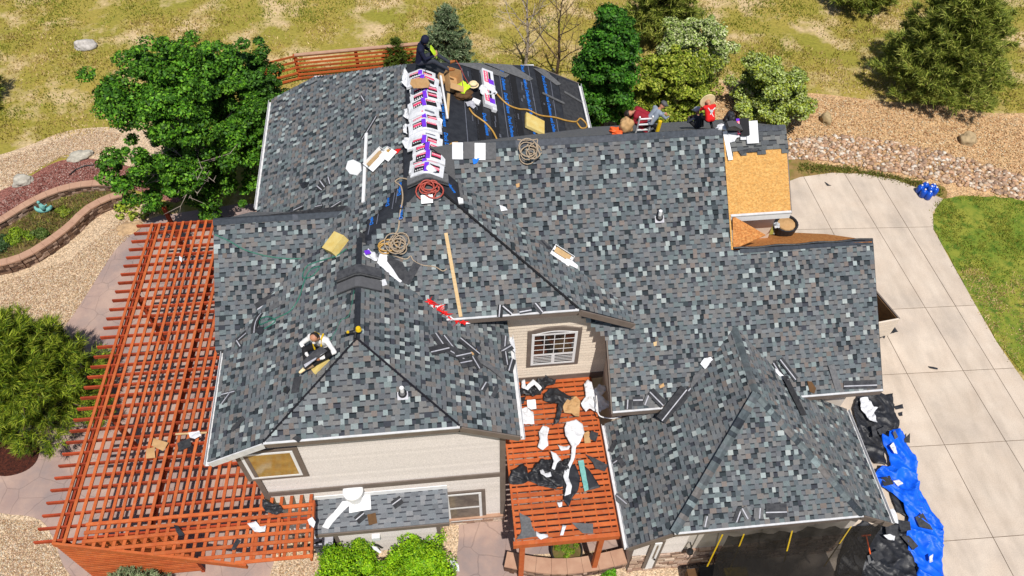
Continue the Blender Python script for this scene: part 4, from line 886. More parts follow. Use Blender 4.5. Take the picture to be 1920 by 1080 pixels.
clumpplant('dark green mound against the lower wall of the planter',(76,440),.4,.3,[L((80,104,44)),L((100,120,50))])
clumpplant('small green mound beside the teal statue',(120,400),.35,.25,[L((150,160,50)),L((120,140,40))])
clumpplant('small bright green plant at the foot of the low courtyard wall',(1140,1078),.28,.3,[L((90,160,20)),L((120,180,30))],0,.04)
def creep(label,px,n,cols):
    P=pz(px); cl=[(x,y,.12+random.uniform(0,.15),.22) for x,y in rand_in(P,n)]; T=empty('vine',(cl[0][0],cl[0][1],0),label,'plant'); link('foliage',crown(cl,.11,cols,22,.6),M['leaf'],T)
creep('straggling yellow green ground vine above the pergola corner',[(222,385),(275,372),(330,392),(300,408),(250,418),(220,410)],26,YG)
# boulders
def boulder(label,px,s,mat=None,cols=(222,208,190),name='boulder',z=0):
    bm=bmesh.new(); bmesh.ops.create_icosphere(bm,subdivisions=4,radius=1); rs=random.Random(int(px[0]*7+px[1]))
    off=Vector((rs.random()*50,rs.random()*50,0)); p=onz(*px,z); a=rs.uniform(-.4,.4)
    for v in bm.verts:
        c=v.co.copy(); q=1+.35*noise.noise(c*1.1+off)+.16*noise.noise(c*2.7+off)+.05*noise.noise(c*7+off); c=c*q; c.z=max(c.z,-.3); c=Vector((c.x*s[0],c.y*s[1],c.z*s[2])); c.rotate(Matrix.Rotation(a,3,'Z')); v.co=c+p+Vector((0,0,s[2]*.25))
    me=bpy.data.meshes.new('m'); bm.to_mesh(me); bm.free(); me.polygons.foreach_set('use_smooth',[True]*len(me.polygons))
    key='rock%d'%cols[0]
    if key not in M: M[key]=nmat(key,L(cols),L(tuple(int(c*.8) for c in cols)),scale=5,rough=.9,bump=1.2,bscale=9)
    return tag(link(name,me,M[key]),label,'boulder')
boulder('white boulder on the field left of the big green tree',(163,88),(.62,.38,.34),cols=(232,224,216))
boulder('flat pale boulder at the top edge of the red mulch',(152,294),(.62,.32,.22),cols=(226,218,200))
boulder('squarish pale boulder at the left edge of the red mulch',(44,342),(.48,.36,.3),cols=(228,220,204))
boulder('flat tan slab lying at the top corner of the patio',(243,428),(.55,.36,.12),cols=(234,196,150))
boulder('small tan boulder above the rock band',(1548,228),(.28,.32,.36),cols=(212,186,140))
boulder('round tan boulder at the right end of the rock band',(1812,264),(.42,.38,.36),cols=(220,192,148))

# ------------------------------------------------------------------ loose things on the roofs
PL['P']=(ZP+.07,0,0); PL['C']=(ZC+.045,0,0); PL['G']=(.035,0,0)
_PCACHE={}
def hit(px,py,pl,h=.02): return onpl(px,py,PL[pl],h)
def scrap(name,label,cat,px,pl,mat,amp=.05,th=.008,sub=3,h=.02,group=None,parent=None,freq=3.5,rag=.01,lift=.0,pts=None,fold=0):
    P=pts or [hit(x,y,pl,h) for x,y in px]; n=nrm(pl) if pl in PL else Vector((0,0,1))
    if sum((P[i]-P[0]).cross(P[i+1]-P[0]).dot(n) for i in range(1,len(P)-1))<0: P=P[::-1]
    bm=bmesh.new(); vs=[bm.verts.new(p) for p in P]
    for t in tessellate_polygon([P]):
        try: bm.faces.new([vs[i] for i in t])
        except ValueError: pass
    for _ in range(sub): bmesh.ops.subdivide_edges(bm,edges=[e for e in bm.edges if e.calc_length()>.09],cuts=1,use_grid_fill=True)
    bmesh.ops.triangulate(bm,faces=bm.faces)
    off=Vector(((sum(ord(c) for c in (label or 'x'))%97)*1.37,3.1,0))
    bm.normal_update()
    for v in bm.verts:
        q=v.co*freq+off; e=(abs(noise.noise(q))*1.2+.5*abs(noise.noise(q*2.3)))
        if fold:
            q2=Vector((v.co.x*1.0+v.co.y*.55,v.co.y*.42-v.co.x*.3,v.co.z*.3))*freq*.9+off; w_=Vector((noise.noise(q2*.7),noise.noise(q2*.7+off),0))*.9
            e=(1-abs(noise.noise(q2+w_)))**3*.75+(1-abs(noise.noise(q2*2.1+w_*1.4)))**4*.32+.12*noise.noise(q2*5)
        v.co+=n*(e*amp+lift)
        if rag: v.co+=Vector((noise.noise(q*3),noise.noise(q*3+Vector((9,9,9))),0))*rag
    bv=[e for e in bm.edges if e.is_boundary]
    base=list(bm.verts); dup={v:bm.verts.new(v.co-n*th) for v in base}
    for f in list(bm.faces):
        try: bm.faces.new([dup[v] for v in reversed(f.verts)])
        except ValueError: pass
    for e in bv:
        a,b=e.verts; 
        try: bm.faces.new([a,b,dup[b],dup[a]])
        except ValueError: pass
    bmesh.ops.recalc_face_normals(bm,faces=bm.faces)
    me=bpy.data.meshes.new('m'); bm.to_mesh(me); bm.free()
    if fold: me.polygons.foreach_set('use_smooth',[True]*len(me.polygons))
    o=link(name,me,M[mat],parent)
    return tag(o,label,cat,group)
def strip(label,cx,cy,ang,Lm,Wm,pl,mat='strip',tape=True,name='shingle_scrap',cat='shingle scrap',bend=0,h=.03,group='loose starter shingles on the roofs'):
    """ang: direction in the photo plane in degrees on the surface, 0 = to the right"""
    c=hit(cx,cy,pl,h); e=hit(cx+10*math.cos(math.radians(ang)),cy-10*math.sin(math.radians(ang)),pl,h)
    d=(e-c).normalized(); n=nrm(pl); s_=n.cross(d).normalized(); T=empty(name,c,label,cat,group); b=MB(); k=4
    tilt=random.uniform(.0,.05)
    for i in range(k):
        t0=-.5+i/k; t1=t0+1/k; f=lambda t:(c+d*Lm*t+n*(bend*math.cos(math.pi*t)+tilt*(t+.5)))
        P=[f(t0)-s_*Wm/2,f(t1)-s_*Wm/2,f(t1)+s_*Wm/2,f(t0)+s_*Wm/2]; b.quadbox([p-n*.004 for p in P]+[p+n*.008 for p in P])
    b.build('sheet',M[mat],T)
    if tape:
        b=MB(); o=random.choice((-1,1))*Wm*.12
        for i in range(k):
            t0=-.5+i/k; t1=t0+1/k; P=[f(t0)+s_*(o-.016),f(t1)+s_*(o-.016),f(t1)+s_*(o+.016),f(t0)+s_*(o+.016)]; b.quadbox([p+n*.009 for p in P]+[p+n*.012 for p in P])
        b.build('release_tape',M['tape'],T)
    return T
def text(txt,size,o,xd,yd,mat,parent,name='printed_text',lift=.004):
    cu=bpy.data.curves.new('t','FONT'); cu.body=txt; cu.size=size; cu.extrude=.0015; cu.align_x='CENTER'; cu.align_y='CENTER'; cu.resolution_u=2; cu.offset=size*.018
    to=bpy.data.objects.new('t',cu); COL.objects.link(to); dg=bpy.context.evaluated_depsgraph_get(); me=bpy.data.meshes.new_from_object(to.evaluated_get(dg)); bpy.data.objects.remove(to)
    xd=Vector(xd).normalized(); n=xd.cross(Vector(yd)).normalized(); yd=n.cross(xd)
    m=Matrix(((xd.x,yd.x,n.x,o[0]+n.x*lift),(xd.y,yd.y,n.y,o[1]+n.y*lift),(xd.z,yd.z,n.z,o[2]+n.z*lift),(0,0,0,1))); me.transform(m)
    me.materials.clear(); return link(name,me,M[mat],parent)
def rope(name,label,cat,px,pl,r,mat,sub=6,h=None,pls=None,group=None):
    P=[hit(x,y,(pls[i] if pls else pl),r if h is None else h) for i,(x,y) in enumerate(px)]
    P=catmull(P,sub,closed=False); b=MB(); b.tube(P,r,7); return tag(b.build(name,M[mat],None),label,cat,group)
def coil(c,n,rad,turns,jit,asp=1.0,ax=None):
    ax=ax or n.orthogonal().normalized(); ay=n.cross(ax); P=[]; 
    ph=random.random()*6
    for i in range(int(turns*16)):
        t=i/16*2*math.pi; r=rad*(.75+.25*math.sin(t*.37+ph)); o=ax*math.cos(i*.11)*jit+ay*math.sin(i*.17)*jit; P.append(c+o+(ax*math.cos(t)*asp+ay*math.sin(t))*r+n*(.02+.0025*i+.02*math.sin(t*.9)))
    return P
n_Ae=nrm('Ae'); 
# printed underlayment on the rear east slope: seams, lines, blue words
dvec=Vector((0,1,0)); 
for k,(xa,ya,xb,yb2) in enumerate(((912,128,926,262),(934,122,953,258),(952,122,972,260),(990,124,1013,255),(1003,126,1027,254),(1030,138,1048,253),(1046,146,1066,252),(866,128,880,300),(884,125,899,270))):
    p=hit(xa,ya,'Ae',-.026);q=hit(xb,yb2,'Ae',-.026); b=MB(); b.bar(p,q,.02,.006,up=n_Ae); b.build('printed_line',M['ink_grey'],RAe)
    if k%2==0: b=MB(); b.bar(p+Vector((.1,0,-.0525)),q+Vector((.1,0,-.0525)),.30,.006,up=n_Ae); b.build('seam_overlap',M['cloth_black'],RAe)
for xa,ya,xb,yb2 in ((940,130,962,262),(979,124,1004,258),(1018,142,1041,256),(906,205,916,262),(830,190,840,300)):
    p=hit(xa,ya,'Ae',-.02);q=hit(xb,yb2,'Ae',-.02); Lr=(q-p).length; m_=int(Lr/.95)
    for i in range(m_):
        o=p.lerp(q,(i+.5)/max(1,m_)); text('Deck Defense',.19,o,(q-p),Vector((1,0,-.525)),'ink_blue',RAe)
for i in range(34):
    x=random.uniform(860,1050); y=random.uniform(130,255); o=hit(x,y,'Ae',-.02); text(random.choice(('IIIIIII','=====','IIII','-- -- --')),.10,o,Vector((0,-1,0)),Vector((1,0,-.525)),'ink_grey',RAe)
for px_ in ([(1046,146),(1082,158),(1100,248),(1062,252)],):
    scrap('underlay_sheet',None,None,px_,'Ae','strip',amp=.01,th=.004,sub=2,h=-.02,parent=RAe)
for i,px_ in enumerate(([(905,118),(960,122),(1000,148),(992,152)],[(852,118),(900,118),(955,140),(948,146)],[(1000,128),(1020,130),(1052,158),(1044,160)])):
    tag(scrap('shingle_strip','grey shingle strip lying loose near the back edge of the black roof, number',None,px_,'Ae','strip2',amp=.02,th=.01,sub=2,h=.0),['long grey shingle strip at the back edge of the black roof beside the bare tree','grey shingle strip beside the hooded worker at the back of the black roof','small grey shingle strip at the back right corner of the black roof'][i],'shingle scrap')
rl=['grey metal strip lying on the black roof above the hose','short grey flashing strip at the right edge of the black roof']
for i,(a_,b_) in enumerate((((1017,174),(1058,194)),((1058,172),(1092,192)))):
    b=MB(); b.bar(hit(*a_,'Ae',.03),hit(*b_,'Ae',.03),.09,.03,up=n_Ae); tag(b.build('metal_strip',M['strip2'],None),rl[i],'flashing')
# west strip words
for xa,ya,xb,yb2 in ((697,432,697,385),(727,395,727,352),(752,415,752,380),(748,372,751,335)):
    p=hit(xa,ya,'Aw',-.02);q=hit(xb,yb2,'Aw',-.02); text('Defense',.17,p.lerp(q,.5),(q-p),Vector((-1,0,-.525)),'ink_blue',RA)
for xa,ya,xb,yb2 in ((690,440,700,390),(706,420,712,385),(742,380,748,335),(735,392,742,350)):
    p=hit(xa,ya,'Aw',-.024);q=hit(xb,yb2,'Aw',-.024); b=MB(); b.bar(p,q,.02,.006,up=nrm('Aw')); b.build('printed_line',M['ink_grey'],RA)
text('Defense',.15,hit(845,350,'Ae',-.02),Vector((.6,-1,-.3)),Vector((1,.6,-.5)),'ink_blue',RAe)
# bundles over the rear ridge
ORD=['first','second','third','fourth','fifth','sixth','seventh','eighth','ninth','tenth','eleventh','twelfth','thirteenth','fourteenth']
def bundle(yc,zoff,rot,label,style,Lh=.5,W_=.34,th=.11,skew=0):
    cx_=-.084+skew; T=empty('shingle_bundle',(cx_,yc,10.04+zoff),label,'shingle bundle','white wrapped bundles along the rear ridge')
    def pt(u,v,h):   # u across ridge (x), v along
        s_=abs(u); z=-.525*math.sqrt(s_*s_+.012)+.525*.11; x=cx_+u*math.cos(rot)-v*math.sin(rot); y=yc+u*math.sin(rot)+v*math.cos(rot); return Vector((x,y,10.06+zoff+z+h+.006*math.sin(u*17+v*9)))
    b=MB(); us=np.linspace(-Lh,Lh,11); vs=np.linspace(-W_/2,W_/2,4)
    idx={}
    for i,u in enumerate(us):
        for j,v in enumerate(vs):
            e=.022 if (i in(0,10) or j in (0,3)) else 0
            idx[i,j,1]=len(b.V); b.V.append(tuple(pt(u,v,th-e+random.uniform(-.006,.006)))); idx[i,j,0]=len(b.V); b.V.append(tuple(pt(u,v,0)))
    def fq(*k): b.F.append(tuple(idx[q] for q in k)); b.C.append((1,1,1,1))
    for i in range(10):
        for j in range(3): fq((i,j,1),(i+1,j,1),(i+1,j+1,1),(i,j+1,1)); fq((i,j+1,0),(i+1,j+1,0),(i+1,j,0),(i,j,0))
        fq((i,0,0),(i+1,0,0),(i+1,0,1),(i,0,1)); fq((i,3,1),(i+1,3,1),(i+1,3,0),(i,3,0))
    for j in range(3): fq((0,j+1,0),(0,j,0),(0,j,1),(0,j+1,1)); fq((10,j,0),(10,j+1,0),(10,j+1,1),(10,j,1))
    b.build('wrapper',M['paper'],T)
    def panel(u0,u1,v0,v1,mat,h=.012,name='print_panel'):
        q=MB(); n=max(1,int((u1-u0)/.1)); 
        for k in range(n):
            a=u0+(u1-u0)*k/n; c=u0+(u1-u0)*(k+1)/n
            q.quadbox([pt(a,v0,th+h-.014),pt(c,v0,th+h-.014),pt(c,v1,th+h-.014),pt(a,v1,th+h-.014),pt(a,v0,th+h),pt(c,v0,th+h),pt(c,v1,th+h),pt(a,v1,th+h)])
        q.build(name,M[mat],T)
    if style in (1,2):
        s_=1 if style==1 else -1
        o1=random.uniform(-.04,.04); k_=1 if style==1 else -1; aa=sorted((-.38*k_,-.06*k_)); bb_=sorted((.08*k_,.36*k_)); panel(*aa,-.17+o1,.04+o1,'ink_black'); panel(aa[0]+.02,aa[1]-.02,.0+o1,.08+o1,'pink_print',.016); panel(*bb_,-.13,.12,'ink_black'); panel(bb_[0]+.02,bb_[1]-.01,-.07,.05,'pink_print',.018)
        panel(-.08,.05,-.19,.16,'purple_print',.02)
        for sx in (.23,):
            o=pt(sx,-.005,th+.022); text('DURATION',.058,o,pt(sx+.1,0,th)-pt(sx,0,th),Vector((-math.sin(rot),math.cos(rot),0)),'white',T)
        o=pt(-.22,.03,th+.02); text('DURATION',.05,o,pt(-.1,0,th)-pt(-.2,0,th),Vector((-math.sin(rot),math.cos(rot),0)),'white',T)
        for q in range(4): panel(-.34+q*.065,-.31+q*.065,-.11,-.07,'white',.017,'print_mark')
    if style==3: panel(.05,.34,-.1,-.02,'ink_grey',.012); panel(-.05,.0,-.12,-.08,'pink_print',.014)
ys_b=[onpl(795,y,(10.15,0,0)).y for y in (138,151,165,179,193,207,221,235,249,263,277,291,305,317)]
STY=[1,2,1,1,2,3,1,2,3,1,2,1,2,1]
for i,yb_2 in enumerate(ys_b):
    bundle(yb_2,.0+(.05 if i%3==1 else .0)+(.04 if i%2 else 0),random.uniform(-.14,.14),'%s white wrapped shingle bundle from the back along the rear ridge'%ORD[i],STY[i],Lh=random.uniform(.46,.52),W_=random.uniform(.44,.54),skew=random.uniform(-.07,.07))
for i,(bx_,by_,r_,st_) in enumerate(((912,150,.2,1),(914,185,.15,1))):
    c=hit(bx_,by_,'Ae',.0); T=empty('shingle_bundle',c,['rear white bundle with red and black print standing on the black slope','front white bundle with red and purple print on the black slope'][i],'shingle bundle')
    ex=Vector((1,0,-.525)).normalized(); ey=Vector((0,1,0)); nn=n_Ae
    def bx(u0,u1,v0,v1,h0,h1,mat,nm):
        b=MB(); b.quadbox([c+ex*u+ey*v+nn*h for h in (h0,h1) for u,v in ((u0,v0),(u1,v0),(u1,v1),(u0,v1))]); b.build(nm,M[mat],T)
    bx(-.2,.22,-.5,.42,0,.13,'paper','wrapper'); bx(-.16,.0,-.3,.3,.125,.136,'pink_print','print_panel'); bx(.02,.1,-.25,.3,.125,.136,'ink_black','print_panel'); bx(.0,.2,-.34,-.1,.13,.14,'purple_print','print_panel')
    text('DURATION',.1,c+ex*(-.08)+nn*.137,ey,-ex,'white',T)
    bx(.1,.26,-.62,-.3,0,.1,'paper','torn_flap')
scrap('wrapper_scrap','crumpled white wrapper between the two bundles on the black slope','plastic wrap',[(897,166),(912,158),(928,168),(930,178),(914,182),(899,178)],'Ae','paper',amp=.22,h=.06)
# hip cap stacks (bent)
def bent(label,pc,pl_l,pl_r,along,Wd,Lh,hs,mat,n=1,drop=.45,name='cap_shingle_stack'):
    T=empty(name,pc,label,'shingle stack'); al=Vector(along).normalized(); side=Vector((al.y,-al.x,0))
    for k in range(n):
        b=MB(); c=Vector(pc)+Vector((0,0,hs*k))-al*.0*k; us=[-Lh,-Lh*.5,-.08,.08,Lh*.5,Lh]
        for i in range(5):
            u0,u1=us[i],us[i+1]; f=lambda u:c+side*u+Vector((0,0,-drop*max(0,abs(u)-.06)))
            P=[f(u0)-al*Wd/2,f(u1)-al*Wd/2,f(u1)+al*Wd/2,f(u0)+al*Wd/2]; b.quadbox(P+[p+Vector((0,0,hs*.8)) for p in P])
        b.build('cap_shingle',M[mat[k%len(mat)]],T)
bent('grey cap shingle stack bent over the front end of the rear ridge',(-.084,6.95,10.08),0,0,(0,1,0),.36,.6,.05,['strip2','strip','strip2'],3,.5)
bent('dark cap shingle stack uppermost on the left wing ridge',(-2.156,4.35,9.13),0,0,(0,1,0),.30,.62,.05,['strip','strip2','strip'],3,.5)
bent('brownish grey cap shingle stack lower on the left wing ridge',(-2.156,3.95,9.13),0,0,(0,1,0),.34,.62,.04,['strip','grey'],2,.5)
# cardboard, foam, planks
scrap('cardboard','torn brown cardboard box lid on the second bundle of the rear ridge','cardboard',[(770,150),(800,146),(806,156),(802,165),(776,166),(768,158)],'Ae','card',amp=.04,h=.28)
def crate(label,px,py,pl,sx,sy,sz,rot,mat,name='cardboard_box',cat='box',open_=True,flap=True,inner='hose_tan'):
    c=hit(px,py,pl,.0); n=nrm(pl); ax=Vector((math.cos(rot),math.sin(rot),0)); ax=(ax-n*ax.dot(n)).normalized(); ay=n.cross(ax)
    T=empty(name,c,label,cat); P=lambda u,v,h:c+ax*u+ay*v+n*h
    def bxx(u0,u1,v0,v1,h0,h1,m,nm='panel'): b=MB(); b.quadbox([P(u,v,h) for h in (h0,h1) for u,v in ((u0,v0),(u1,v0),(u1,v1),(u0,v1))]); b.build(nm,M[m],T)
    t=.012
    if open_:
        bxx(-sx,sx,-sy,sy,0,t,mat,'bottom')
        for a in ((-sx,sx,-sy,-sy+t),(-sx,sx,sy-t,sy),(-sx,-sx+t,-sy+t,sy-t),(sx-t,sx,-sy+t,sy-t)): bxx(*a,t,sz,mat,'side')
        if inner: bxx(-sx*.8,sx*.75,-sy*.7,sy*.7,t,sz*.55,inner,'contents')
        if flap:
            b=MB(); b.quadbox([P(-sx,-sy,sz),P(sx,-sy,sz),P(sx,-sy-.22,sz-.06),P(-sx,-sy-.22,sz-.06)]+[P(-sx,-sy,sz+t),P(sx,-sy,sz+t),P(sx,-sy-.22,sz-.06+t),P(-sx,-sy-.22,sz-.06+t)]); b.build('flap',M[mat],T)
    else: bxx(-sx,sx,-sy,sy,0,sz,mat,'body')
    return T
crate('tall open brown cardboard box leaning beside the bundles on the black slope',846,158,'Ae',.24,.42,.35,.05,'card',inner=None)
crate('small flat brown cardboard box beside the ridge bundles',826,150,'Ae',.08,.2,.14,.1,'card',open_=False)
crate('opened white nail box with orange inside on the rear west slope',706,300,'Aw',.38,.2,.14,.55,'white',name='nail_box',inner='hose_tan')
crate('small white box with gold nails beside the opened nail box',727,290,'Aw',.2,.14,.12,.6,'white',name='nail_box',inner='hose_y')
crate('white and orange carton lying along the valley of the right wing',1055,476,'Bf',.34,.12,.14,-.75,'white',name='nail_box',inner='hose_tan')
def plank(label,a,b_,pl,w,t,mat,name='board',cat='board',h=.03,pl2=None):
    b=MB(); p=hit(*a,pl,h); q=hit(*b_,pl2 or pl,h); b.bar(p,q,w,t,up=nrm(pl)); return tag(b.build(name,M[mat],None),label,cat)
plank('long white trim board lying down the rear west slope',(687,250),(681,379),'Aw',.10,.04,'white')
plank('pale lumber stud lying on the middle hip slope above the eave',(836,437),(864,594),'Af',.10,.05,'lum')
plank('white metal pole beside the cardboard box on the black slope',(826,142),(839,222),'Ae',.06,.04,'white',h=.18)
plank('tan wooden stake beside the white pole on the black slope',(841,176),(838,222),'Ae',.09,.05,'lum',h=.12)
plank('grey metal flashing strip lying on the middle hip slope',(786,472),(788,540),'Af',.14,.015,'strip2',name='flashing',cat='flashing')
plank('thin pale lath lying across the pergola slats',(329,814),(388,811),'P',.06,.02,'lum')
plank('yellow strap hanging from the garage eave left of the tarp',(1352,992),(1328,1060),'Ef',.05,.012,'yellow',name='strap',cat='strap') if False else None
scrap('foam_block','pale yellow foam pad lying on the black underlayment','foam pad',[(987,210),(1021,227),(1021,251),(987,235)],'Ae','foam',amp=.01,th=.1,h=.12,sub=1)
c=hit(634,459,'Dw',.0); crate('yellow foam block standing on the left wing beside its ridge',634,462,'Dw',.30,.24,.26,.75,'foam',name='foam_block',cat='foam block',open_=False)
# white octagonal vent base and roof vents
c=hit(664,319,'Aw',.0); scrap('white_sheet','white eight sided sheet beside the long white trim board','sheet',[(652,302),(662,299),(676,306),(677,318),(668,328),(656,326),(648,316)],'Aw','white',amp=.0,th=.04,sub=0,h=.06,rag=0)
b=MB(); 
def vent(label,px,py,pl,r=.055,H=.28,flash=True):
    c=hit(px,py,pl,0); T=empty('vent_pipe',c,label,'vent pipe'); n=nrm(pl)
    b=MB(); b.lathe(c,[(r*2.3,.0),(r*2,.05),(r*1.3,.10),(r*1.2,.12)],16,axis=n); b.build('boot',M['blackshiny'],T)
    b=MB(); b.lathe(c+Vector((0,0,.02)),[(r,0),(r,H),(r*.75,H),(r*.75,H-.03)],14); b.build('pipe',M['white'],T)
    if flash:
        a=Vector((1,0,0)); a=(a-n*a.dot(n)).normalized(); d=n.cross(a); P=[c+a*u+d*v+n*.03 for u,v in ((-.14,-.16),(.14,-.16),(.14,.05),(-.14,.05))]; b=MB(); b.prism(P,n*-.01); b.build('flashing',M['tape'],T)
vent('white vent pipe with black boot on the front left hip slope',755,738,'Df')
vent('vent pipe with black boot in the middle of the right wing slope',1236,408,'Bf')
b=MB(); c=hit(1166,468,'Bf',.02); T=empty('roof_vent',c,'small black square vent hole on the right wing slope','vent'); b.prism([hit(x,y,'Bf',.05) for x,y in ((1161,463),(1171,463),(1171,476),(1161,476))],nrm('Bf')*-.04); b.build('hood',M['blackshiny'],T)
def boxvent(label,px,pl,h):
    T=empty('roof_vent',hit(*px[0],pl,0),label,'vent'); b=MB(); n=nrm(pl); P=[hit(x,y,pl,h) for x,y in px]; b.prism(P,n*-.03); b.build('hood',M['white'],T)
    b=MB(); Q=[p+(sum(P,Vector())/len(P)-p)*.12-n*.03 for p in P]; b.prism(Q,n*-(h-.02)); b.build('body',M['iron'],T)
boxvent('white square box vent below the red cord coil',[(789,366),(811,364),(812,380),(790,382)],'Af',.16)
b=MB(); b.prism([hit(x,y,'Ae',.04) for x,y in ((858,370),(868,369),(869,380),(860,381))],(0,0,-.05)); tag(b.build('flashing',M['white'],None),'small white cap at the foot of the valley flashing','flashing')
b=MB(); b.bar(hit(855,300,'Ae',.03),hit(866,372,'Ae',.03),.1,.03,up=n_Ae); tag(b.build('valley_flashing',M['strip2'],None),'grey metal valley flashing right of the black underlayment tip','flashing')
# white flashing beside OSB
b=MB(); b.bar(hit(1359,246,'Bf',.05),hit(1370,300,'Bf',.05),.14,.03,up=nrm('Bf')); tag(b.build('step_flashing',M['white'],None),'long white flashing strip at the left edge of the bare board deck','flashing')
# bundles and wrap near the OSB
T=crate('white wrapped bundle lying at the right end of the stack on the ridge',1408,249,'Bf',.18,.34,.12,.0,'paper',name='shingle_bundle',cat='shingle bundle',open_=False)
T=crate('red and black printed bundle half wrapped in white near the bare deck',1392,240,'Bf',.14,.26,.2,.0,'ink_black',name='shingle_bundle',cat='shingle bundle',open_=False)
n_=nrm('Bf'); c=hit(1387,239,'Bf',.21); b=MB(); ax=Vector((1,0,0)); ay=n_.cross(ax); b.quadbox([c+ax*u+ay*v+n_*h for h in (0,.012) for u,v in ((-.08,-.2),(.02,-.2),(.02,.2),(-.08,.2))]); b.build('print_panel',M['pink_print'],T)
b=MB(); b.quadbox([c+ax*u+ay*v+n_*h for h in (0,.014) for u,v in ((-.1,.2),(.2,.2),(.2,.27),(-.1,.27))]); b.build('print_panel',M['purple_print'],T); text('DURATION',.07,c-ax*.03+n_*.012,-ay,ax,'white',T)
b=MB(); P=[hit(x,y,'Bf',h) for x,y,h in ((1366,236,.5),(1382,222,.62),(1396,236,.5),(1394,246,.35),(1366,248,.35))]
b.prism([hit(1362,245,'Bf',.05),hit(1394,247,'Bf',.05),hit(1393,244,'Bf',.55),hit(1378,236,'Bf',.85),hit(1367,238,'Bf',.75)],Vector((0,.25,0))); tag(b.build('felt_roll',M['grey'],None),'dark grey folded felt slab propped on the ridge above the bare deck','felt')
scrap('wrapper_scrap','torn white wrapper below the grey felt at the bare deck','plastic wrap',[(1364,250),(1392,247),(1394,256),(1380,259),(1376,266),(1366,268)],'Bf','paper',amp=.12,h=.05)
scrap('wrapper_scrap','small white wrapper flap next to the printed bundle near the bare deck','plastic wrap',[(1388,248),(1408,246),(1409,262),(1404,268),(1398,262),(1387,263)],'Bf','paper',amp=.10,h=.06)
scrap('underlay_scrap','torn black felt edge along the top of the bare board deck','felt',[(1384,283),(1396,280),(1404,278),(1424,279),(1420,285),(1398,286),(1390,292)],'Bf','black',amp=.04,h=.03)
# black bin under the deck fascia
c=ony(1466,437,6.7); T=empty('trash_bin',c,'black round tub with pale load standing below the white fascia of the bare deck','tub')
b=MB(); b.lathe(c,[(.26,0),(.36,.2),(.40,.5),(.35,.5),(.33,.4)],20); b.build('tub',M['blackshiny'],T); b=MB(); b.lathe(c+Vector((.04,.02,.3)),[(.32,0),(.28,.14),(.1,.2)],12); b.build('load',M['card'],T)
scrap('wrapper_scrap','white plastic bag hanging on the black tub','plastic wrap',[(1452,418),(1462,416),(1462,428),(1454,430),(1449,424)],'Cb','paper',amp=.1,h=.5)
# middle debris on Af / Dw
scrap('paper_scrap','large white paper sheet on the dark shingles left of the pale stud','paper',[(712,476),(725,472),(726,490),(738,506),(748,522),(754,527),(741,538),(728,524),(716,505),(706,498)],'Af','paper',amp=.03,h=.06)
scrap('shingle_stack','charcoal shingle sheets spread under the white paper','shingle stack',[(722,478),(755,492),(764,510),(778,500),(770,520),(752,530),(738,514),(724,494)],'Af','strip',amp=.03,h=.02)
scrap('wrapper_scrap','crumpled white wrapper with a purple patch above the cap stacks','plastic wrap',[(680,478),(688,474),(690,464),(700,462),(704,470),(710,480),(706,490),(698,488),(684,482)],'De','paper',amp=.1,h=.05)
scrap('wrapper_scrap','small purple printed patch beside the crumpled wrapper','plastic wrap',[(682,470),(692,468),(696,475),(686,478)],'De','purple_print',amp=.03,h=.16,sub=1)
scrap('paper_scrap','small white tag right of the lower cap stack','paper',[(713,526),(722,523),(726,534),(717,537)],'De','paper',amp=.01,h=.03,sub=1)
strip('dark shingle sheet right of the white paper on the middle slope',772,512,60,.7,.22,'Af',tape=False)
# strips
strip('long charcoal starter strip with pale tape line on the left slope',516,556,33,1.25,.30,'D2f')
strip('curled charcoal strip above the green cord loop',482,606,70,.65,.22,'Dw',bend=.08)
strip('small grey shingle piece below the long charcoal strip',514,574,30,.35,.2,'Dw',mat='strip2',tape=False)
strip('short strip near the lower end of the left valley',452,632,40,.4,.2,'Dw'); strip('short strip left of the valley end by the gutter',447,645,120,.3,.12,'Dw')
strip('charcoal strip at the left eave above the gutter',428,738,12,.5,.13,'Dw'); strip('second charcoal strip at the left eave',424,748,50,.35,.12,'Dw')
strip('charcoal strip halfway down the left slope edge',446,795,45,.45,.15,'Dw',tape=False); strip('dark strip beside the black glove on the left slope',556,722,78,.45,.25,'Dw',tape=False)
for i,(x,y,a,l,w,tp) in enumerate(((825,640,125,.55,.28,1),(843,645,128,.6,.26,1),(824,655,12,.6,.26,1),(858,664,150,.6,.3,1),(868,664,10,.5,.24,1),(880,650,142,.7,.22,1),(878,680,10,.5,.26,1),(893,680,125,.4,.2,1))):
    strip(['uppermost left','upper right','leftmost','middle','small central','longest diagonal','lowest','rightmost short'][i]+' charcoal strip in the heap on the east slope of the left wing',x,y,a,l,w,'De',tape=bool(tp),h=.03+.012*i)
strip('folded grey cap strip right of the heap on the east slope',918,690,145,.95,.16,'De',mat='strip2',tape=False,bend=.06,h=.05)
for i,(x,y,a) in enumerate(((945,642,88),(950,655,30),(948,672,100),(958,685,75))): strip(['upper','second','third','lowest']+[] and ['upper','second','third','lowest'][i]+' charcoal strip piled at the east gutter of the left wing',x,y,a,.45,.2,'De',h=.04+.01*i)
strip('two tone strip low on the east slope',908,725,60,.3,.18,'De'); strip('dark scrap low on the east slope beside the gutter',928,735,65,.35,.12,'De',tape=False)
for i,(x,y,a,l,w) in enumerate(((1178,758,88,.3,.22),(1196,752,2,.3,.28),(1214,750,70,.35,.2),(1232,746,135,.6,.26),(1262,758,52,1.2,.34),(1280,748,50,.8,.22))):
    strip(['leftmost upright','flat second','grey third','slanting fourth','longest fifth','rightmost sixth'][i]+' strip in the row along the lower eave of the right wing',x,y,a,l,w,'Bf',mat='strip2' if i==2 else 'strip',h=.05+.015*i)
